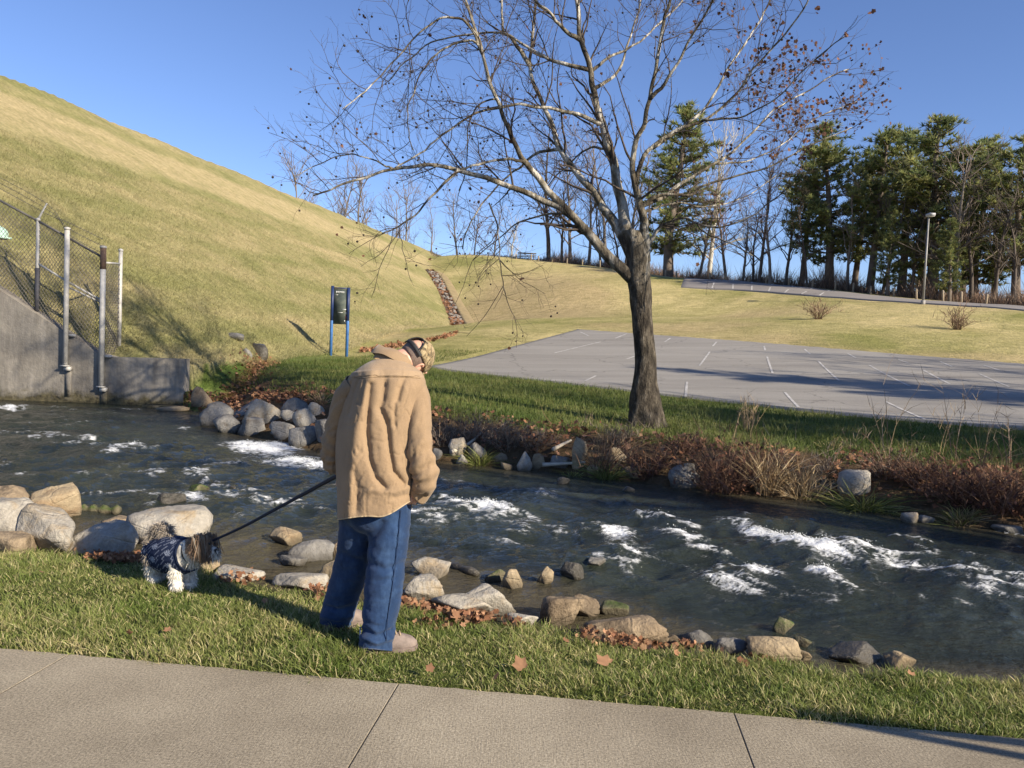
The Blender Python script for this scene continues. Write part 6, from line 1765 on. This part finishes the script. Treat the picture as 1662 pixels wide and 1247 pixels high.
# collar: standing band round the neck, folded over
cr = []
for k, (g, hgt) in enumerate(((1.12, -.02), (1.02, .028), (.98, .05), (1.08, .053), (1.30, .022), (1.36, .004))):
    row = []
    for t in np.linspace(0, 2 * np.pi, 60, endpoint=False):
        c0 = Mp(636, 586, .05); ax = np.array([.30, .16, .94]); ax /= np.linalg.norm(ax)
        e1 = np.array([1, 0, -.32]); e1 -= ax * (e1 @ ax); e1 /= np.linalg.norm(e1); e2 = np.cross(ax, e1)
        open_ = max(0, math.cos(t - math.pi * .5)) ** 4
        row.append(c0 + (e1 * math.cos(t) * .088 + e2 * math.sin(t) * .078) * g + ax * (hgt * (1 - .4 * open_) + .004 * math.sin(5 * t + k)))
    cr.append(row)
mesh('collar', np.array(cr).reshape(-1, 3), gridq(6, 60, True), M_JACKET, jk, True)
# sleeves
def sleeve(pts, rad, name, wr, n=90, ns_=48, amp=.010, seed=1):
    p = smooth_path(pts, n); r = smooth_path(np.asarray(rad, float), n)
    tg = np.gradient(p, axis=0); tg /= np.linalg.norm(tg, axis=1)[:, None]
    a = np.cross(tg, [0, 1.0, 0]); a /= np.linalg.norm(a, axis=1)[:, None]; b = np.cross(tg, a)
    th = np.linspace(0, 2 * np.pi, ns_, endpoint=False)
    S = np.linspace(0, 1, n)[:, None]; T = th[None]
    wv = amp * fbm(np.cos(T) * 1.2 + S * 7 * wr, np.sin(T) * 1.2 + S * 3 + seed, 4, 110 + seed) + .006 * np.sin(S * 46 + 2.2 * np.sin(T + seed) + seed) * sstep(.35, .6, S) * sstep(1.02, .85, S)
    wv = wv - .006 * sstep(.7, 1, 1 - np.abs(fbm(np.cos(T) * 1.3 + S * 9, np.sin(T) * 1.3 - S * 5 + seed * 3, 3, 115)) * 5) * sstep(.25, .5, S)
    rr0 = r[:, :1] + wv; rr1 = r[:, 1:2] + wv
    V = p[:, None] + (a[:, None] * (np.cos(T) * rr0)[..., None] + b[:, None] * (np.sin(T) * rr1)[..., None])
    o = mesh(name, V.reshape(-1, 3), gridq(n, ns_, True), M_JACKET, jk, True); o.modifiers.new('s', 'SOLIDIFY').thickness = .004
    return o, p, V
sl_r, pr, Vr = sleeve([Mp(656, 617, .01), Mp(672, 634, -.02), Mp(679, 662, -.06), Mp(680, 695, -.10), Mp(682, 730, -.125), Mp(687, 755, -.13), Mp(690, 775, -.12), Mp(684, 795, -.095)],
              [(.070, .07), (.072, .08), (.066, .078), (.062, .07), (.064, .068), (.068, .064), (.066, .06), (.056, .05)], 'sleeve', 1.0, amp=.013)
sl_l, pl_, Vl = sleeve([Mp(578, 622, .04), Mp(562, 645, .06), Mp(551, 680, .09), Mp(541, 715, .115), Mp(539, 745, .13), Mp(548, 766, .13)],
              [(.06, .08), (.062, .085), (.062, .075), (.060, .07), (.056, .062), (.040, .045)], 'sleeve', 1.0, seed=4)
# cuff with button on the right sleeve
cf = MB(); q0, q1 = Mp(690, 782, -.085), Mp(676, 806, -.07)
ax = (q1 - q0) / np.linalg.norm(q1 - q0); a = np.cross(ax, [0, 1, 0]); a /= np.linalg.norm(a); b = np.cross(ax, a)
rows = []
for s, g in ((0, 1.0), (.1, 1.03), (.5, 1.0), (.9, .96), (1, .94)):
    rows.append([q0 + (q1 - q0) * s + (a * math.cos(t) * .062 + b * math.sin(t) * .05) * g + ax * .012 * math.sin(t * 2) for t in np.linspace(0, 2 * np.pi, 40, endpoint=False)])
o = mesh('cuff', np.array(rows).reshape(-1, 3), gridq(5, 40, True), M_JACKET, sl_r, True); o.modifiers.new('s', 'SOLIDIFY').thickness = .005
fl = MB(); 
A = [Mp(680, 770, -.155), Mp(696, 762, -.145), Mp(711, 772, -.125), Mp(703, 796, -.135), Mp(691, 807, -.145), Mp(688, 790, -.152)]
mesh('cuff_flap', np.array(A + [(sum(A) / 6) + [0, -.012, 0]]), [(i, (i + 1) % 6, 6) for i in range(6)], M_JACKET, sl_r, True).modifiers.new('s', 'SOLIDIFY').thickness = .004
bt = MB(); c = Mp(685, 794, -.152); bt.tube([c, c + [0, -.005, 0]], [.007, .006], 12); bt.obj('button', simple_mat('button', (.05, .03, .02), .5), sl_r, True)

# ------------------------------------------------------------------ jeans
J = Blob()
J.ell(Mp(608, 815, -.005), (.185, .135, .10))
J.ell(Mp(612, 838, -.03), (.165, .12, .10))
J.limb([Mp(630, 820, -.02), Mp(631, 850, -.04), Mp(628, 905, -.07), Mp(622, 960, -.10), Mp(616, 1005, -.125), Mp(612, 1048, -.14), Mp(611, 1078, -.145)], [.122, .114, .102, .100, .092, .090, .090], 24)
J.limb([Mp(586, 820, .02), Mp(584, 850, .05), Mp(574, 905, .10), Mp(560, 955, .15), Mp(549, 990, .185), Mp(546, 1010, .20), Mp(545, 1038, .205)], [.120, .112, .098, .094, .092, .092, .092], 24)
jv, jf, jn = J.build(.0085, 6)
px_, py_ = proj(jv)
dsp = .008 * fbm(px_ * .03, py_ * .07, 4, 120) + .006 * np.sin(py_ * .16 + px_ * .05) * sstep(985, 1030, py_) * sstep(600, 590, np.where(px_ > 590, 595, px_) * 0 + 595) 
for ln, dp, wd in [([(600,915),(625,925),(655,915)], -.010, 5), ([(610,945),(640,940)], -.007, 4), ([(590,1022),(610,1034),(636,1024)], -.016, 4), ([(588,1034),(612,1044),(634,1036)], .012, 4), ([(588,1008),(612,1018)], -.008, 4),
                   ([(528,985),(550,992),(572,985)], -.012, 4), ([(522,1000),(546,1006),(570,1000)], .008, 4), ([(555,900),(585,912)], -.008, 5), ([(620,850),(600,880)], -.010, 6)]:
    dsp += dp * np.exp(-(pl_dist(px_, py_, ln) / wd) ** 2)
dsp += -.006 * sstep(.72, 1, 1 - np.abs(fbm(px_ * .022 + 3, py_ * .045, 3, 121)) * 5) * (.35 + .65 * sstep(960, 1020, py_))
jv = jv + jn * dsp[:, None]
hemcut = np.where(px_ > 583, 1054 + .10 * (px_ - 612), 1014 + .05 * (px_ - 546))
over = py_ > hemcut
jv[over, 2] += ((py_ - hemcut) * BD / F * .97)[over]
je = mesh('jeans', jv, jf, M_DENIM, man, True)
def seam_on(line, name, r, mat, D0):
    pts = []
    for (x, y) in line:
        d = ray(x, y); d = d / d[1]
        k = np.hypot(px_ - x, py_ - y) < 4
        yy_ = jv[k, 1].min() if k.any() else BD
        pts.append(CAM + d * (yy_ - .001))
    m = MB(); m.tube(smooth_path(pts, 40), r, 6); return m.obj(name, mat, je, True)
seam_on([(651,828),(648,860),(645,890),(640,930),(635,965),(630,1000),(627,1040)], 'side_seam', .0024, M_STITCH, 0)
# ------------------------------------------------------------------ shoes
def shoe(heel, toe, name):
    L = np.linalg.norm(toe[:2] - heel[:2]); ax = np.array([*(toe - heel)[:2], 0]) / L; sd = np.array([-ax[1], ax[0], 0])
    n, ns_ = 28, 24; rows = []
    for k in range(n):
        t = k / (n - 1)
        w = .046 * (np.interp(t, [0, .06, .25, .45, .7, .88, .97, 1], [.25, .72, .80, .80, 1.02, .92, .55, .12]))
        h = np.interp(t, [0, .05, .2, .38, .55, .75, .9, 1], [.06, .082, .09, .088, .074, .058, .044, .02])
        row = []
        for j in range(ns_):
            a = 2 * np.pi * j / ns_; c, s = math.cos(a), math.sin(a)
            x = w * math.copysign(abs(c) ** .7, c); z = h * (max(s, 0) ** .8) if s > 0 else -.004 * abs(s)
            row.append(heel + ax * (L * t) + sd * x + np.array([0, 0, .026 + z]))
        rows.append(row)
    V = np.array(rows)
    o = mesh(name, V.reshape(-1, 3), [gridq(n, ns_, True), ], M_SHOE, man, True)
    out = np.array([[heel + ax * (L * (t * 1.03 - .012)) + sd * s * .050 * np.interp(t, [0, .06, .25, .45, .7, .88, .97, 1], [.3, .76, .82, .82, 1.04, .95, .6, .2]) for t in np.linspace(0, 1, 24)] for s in (1, -1)])
    rim = np.concatenate([out[0], out[1][::-1]]); m_ = len(rim)
    V = np.concatenate([rim + [0, 0, -.004], rim + [0, 0, .028]]); Fc = [(i, (i + 1) % m_, m_ + (i + 1) % m_, m_ + i) for i in range(m_)] + [tuple(range(m_, 2 * m_)), tuple(range(m_))[::-1]]
    mesh('sole', V, Fc, M_SOLE, o)
    lc = MB()
    for t in (.42, .50, .58, .66):
        h = np.interp(t, [.38, .55, .75], [.105, .082, .062]) + .028
        c0 = heel + ax * (L * t); lc.tube([c0 - sd * .028 + [0, 0, h - .010], c0 + [0, 0, h + .003], c0 + sd * .028 + [0, 0, h - .010]], .0035, 6)
    lc.obj('laces', M_HEMLINE, o, True)
h0 = Pz(590, 1060, -.008); t0 = h0 + np.array([.262, .085, 0]); shoe(h0, t0, 'shoe')
h1 = Pz(526, 1022, -.008); t1 = h1 + np.array([.20, .15, 0]); shoe(h1, t1, 'shoe')

# ================================================================== dog
DD0 = 4.95
def Dp(px, py, d=0.0): return P(px, py + 4, DD0 + d)
Bd = Blob()
Bd.limb([Dp(257, 893, .10), Dp(275, 894, .05), Dp(296, 896, .0), Dp(308, 893, -.03)], [.085, .10, .098, .075])
Bd.limb([Dp(305, 890, -.03), Dp(318, 884, -.05)], [.075, .065])
Bd.ell(Dp(326, 882, -.07), (.072, .072, .070))                   # skull
Bd.limb([Dp(332, 889, -.09), Dp(345, 893, -.12)], [.048, .036])     # muzzle
Bd.ell(Dp(349.5, 889.5, -.135), (.011, .010, .009))
for (a, d0) in (((284, 285, 286), -.055), ((303, 305, 306), .02)):
    Bd.limb([Dp(a[0], 908, d0), Dp(a[1], 925, d0 - .01), Dp(a[2], 942 - d0 * 40, d0 - .015)], [.052, .036, .036])
    Bd.ell(Dp(a[2] + 1.5, 944.5 - d0 * 42, d0 - .03), (.034, .046, .022))
for (a, d0) in (((252, 248, 251), .06), ((262, 261, 264), .16)):
    Bd.limb([Dp(a[0], 900, d0), Dp(a[1], 916, d0 + .0), Dp(a[1] - 2, 924, d0 + .02), Dp(a[2], 937 - d0 * 40, d0)], [.07, .048, .036, .034])
    Bd.ell(Dp(a[2] + 2, 939 - d0 * 42, d0 - .015), (.034, .044, .021))
Bd.limb([Dp(250, 878, .12), Dp(251, 866, .13), Dp(258, 857, .12), Dp(268, 858, .10), Dp(274, 866, .08)], [.03, .034, .036, .034, .026])   # tail over the back
dv, df_, dn = Bd.build(.0075, 4)
dx, dy = proj(dv); dy = dy - 4
WHT = np.array([.62, .58, .50]); BRN = np.array([.17, .115, .075]); GRY = np.array([.30, .255, .205])
def dogcol(x, y):
    c = np.repeat(WHT[None], len(x), 0)
    tail = (y < 880) & (x < 282); c[tail] = GRY
    head = (x > 308) & (y < 915)
    c[head] = BRN
    c[head & (np.abs(x - 322) < 5) & (y < 872)] = WHT * .9
    c[(x > 344) & (y > 880)] = WHT * .85
    c[(x > 296) & (x < 325) & (y > 892)] = WHT
    c[(x > 300) & (x < 315) & (y < 895)] = BRN * 1.3
    c[(x < 262) & (y > 880) & (y < 915)] = GRY
    c[np.hypot(x - 350, y - 889.5) < 3] = (.01, .01, .01)
    return c
dc_ = dogcol(dx, dy) * (1 + .25 * fbm(dx * .2, dy * .2, 3, 130))[:, None]
M_FUR = attr_mat('dog_fur', .8, .2, 60, .2)
dog = mesh('dog', dv, df_, M_FUR, None, True, dc_)
tag(dog, 'small brown and white dog in a navy patterned sweater on the lawn', 'dog')
# fur strands
rgd = np.random.default_rng(31); k = rgd.integers(0, len(dv), 15000)
insw = (dx[k] > 246) & (dx[k] < 306) & (dy[k] > 872) & (dy[k] < 922); k = k[~insw]; n = len(k)
L = np.where((dx[k] < 282) & (dy[k] < 880), .055, np.where(dx[k] > 305, .038, .024)) * rgd.uniform(.5, 1.2, n)
dirs = dn[k] * .45 + np.array([0, 0, -.6]) + rgd.normal(0, .35, (n, 3)); tl = (dx[k] < 282) & (dy[k] < 880); dirs[tl] = dn[k][tl] + rgd.normal(0, .5, (tl.sum(), 3))
cc = dogcol(dx[k] + rgd.normal(0, 1.2, n), dy[k] + rgd.normal(0, 1.2, n)) * rgd.uniform(.75, 1.25, (n, 1))
m = MB(); m.add(*blades(dv[k] - dn[k] * .004, dirs, L, np.array([[0, 0, -.35]]) * np.ones((n, 1)), .0055, cc * .9, cc * 1.1, 2, rgd)); fo = m.obj('fur', M_FUR, dog); fo['kind'] = 'stuff'
# hanging ears of long hair
for (ex, ey, ed) in ((326, 870, -.135), (340, 868, -.02)):
    n = 700; b0 = Dp(ex, ey, ed); base = b0 + rgd.normal(0, 1, (n, 3)) * [.020, .008, .014]
    cc = pick([tuple(BRN * 1.1), tuple(BRN * .75), tuple(BRN * 1.5), tuple(GRY * .8)], n, rgd)
    m = MB(); m.add(*blades(base, np.array([[.10, -.16, -.8]]) + rgd.normal(0, .10, (n, 3)), rgd.uniform(.07, .13, n), np.array([[.03, .16, -.2]]) * np.ones((n, 1)), .006, cc, cc * .8, 3, rgd)); e = m.obj('ear', M_FUR, dog); e['kind'] = 'stuff'
for (ex, ey, ed) in ((340, 879, -.15), (349, 878, -.09)):
    v_, f_ = ellipsoid(Dp(ex, ey, ed), (.008,) * 3, None, 2); mesh('eye', v_, f_, simple_mat('dog_eye', (.01, .008, .006), .1, .1, 5, 0), dog, True)
# sweater: knitted tube round the trunk with a snowflake and zigzag pattern
nu, nv = 140, 160
ctr = smooth_path([Dp(246, 894, .12), Dp(258, 894, .095), Dp(276, 896, .05), Dp(296, 898, .0), Dp(309, 896, -.03)], nu)
rad = smooth_path(np.repeat(np.array([.078, .102, .118, .115, .098])[:, None], 3, 1), nu)[:, 0]
tg = np.gradient(ctr, axis=0); tg /= np.linalg.norm(tg, axis=1)[:, None]
a = np.cross(tg, [0, 0, 1.0]); a /= np.linalg.norm(a, axis=1)[:, None]; b = np.cross(tg, a)
T = np.linspace(0, 2 * np.pi, nv, endpoint=False)[None]; S = np.linspace(0, 1, nu)[:, None]
kn = .0015 * np.sin(S * 240) * np.sin(T * 70) + .004 * fbm(S * 6 + np.cos(T), np.sin(T) * 2, 3, 140) + .006 * (S < .04) + .006 * (S > .95)
R_ = rad[:, None] + kn
V = ctr[:, None] + a[:, None] * (np.cos(T) * R_)[..., None] + b[:, None] * (np.sin(T) * R_)[..., None]
arc = T * .108; lon = S * .30
pat = np.zeros((nu, nv))
for u0 in (.045, .135, .225):
    for w0 in (-.028, .028): pat = np.maximum(pat, (np.abs(lon - u0 - w0 - .008 * np.sign(np.sin(arc * 210)) * (2 * np.abs((arc * 33.4) % 1 - .5)) * 1.5) < .0022) * .55)
    cy = (arc + (.03 if u0 == .135 else 0)) % .0755 - .0377; cx = lon - u0 + np.zeros_like(arc)
    r2 = np.hypot(cx, cy); an = np.arctan2(cy, cx)
    pat = np.maximum(pat, ((r2 < .019) & (np.abs(np.cos(an * 4)) > .55 + 12 * np.abs(r2 - .011))) * .75)
    pat = np.maximum(pat, (r2 < .0025) * .8)
pat = pat + np.zeros((nu, nv))
colr = np.array([.018, .026, .055])[None, None] * (1 - pat[..., None]) + np.array([.36, .39, .46])[None, None] * pat[..., None]
M_KNIT = attr_mat('knit_wool', .95, .25, 180, .1)
swt = mesh('sweater', V.reshape(-1, 3), gridq(nu, nv, True), M_KNIT, dog, True, colr.reshape(-1, 3)); swt.modifiers.new('s', 'SOLIDIFY').thickness = .004
cl = MB(); c0 = Dp(311, 890, -.035)
cl.tube([c0 + (a[-1] * math.cos(t) + b[-1] * math.sin(t)) * .074 for t in np.linspace(0, 2 * np.pi, 30)], .006, 6, cap=False); cl.obj('collar', M_BLACK, dog, True)
# leash: flat strap from collar to the left hand
ls = smooth_path([Dp(345, 874, -.10), Dp(395, 851, -.20), Dp(445, 824, -.32), Dp(495, 797, -.45), Dp(545, 770, -.70), hl0 + [-.02, -.03, 0]], 60)
tg = np.gradient(ls, axis=0); tg /= np.linalg.norm(tg, axis=1)[:, None]
upv = np.cross(tg, [0, 1.0, 0]); upv /= np.linalg.norm(upv, axis=1)[:, None]
wd = np.linspace(.007, .0125, 60)[:, None]; nn_ = np.cross(tg, upv) * .0015
V = np.concatenate([ls - upv * wd - nn_, ls + upv * wd - nn_, ls + upv * wd + nn_, ls - upv * wd + nn_])
n = 60; Q = np.concatenate([gridq(4, 60), [[180 + i, 181 + i, 1 + i, i] for i in range(59)]])
o = mesh('leash', V, Q, simple_mat('navy_webbing', (.012, .016, .035), .7, .2, 60, .2)); tag(o, 'dark flat leash stretched from the dog up to the man\'s hidden hand', 'leash')
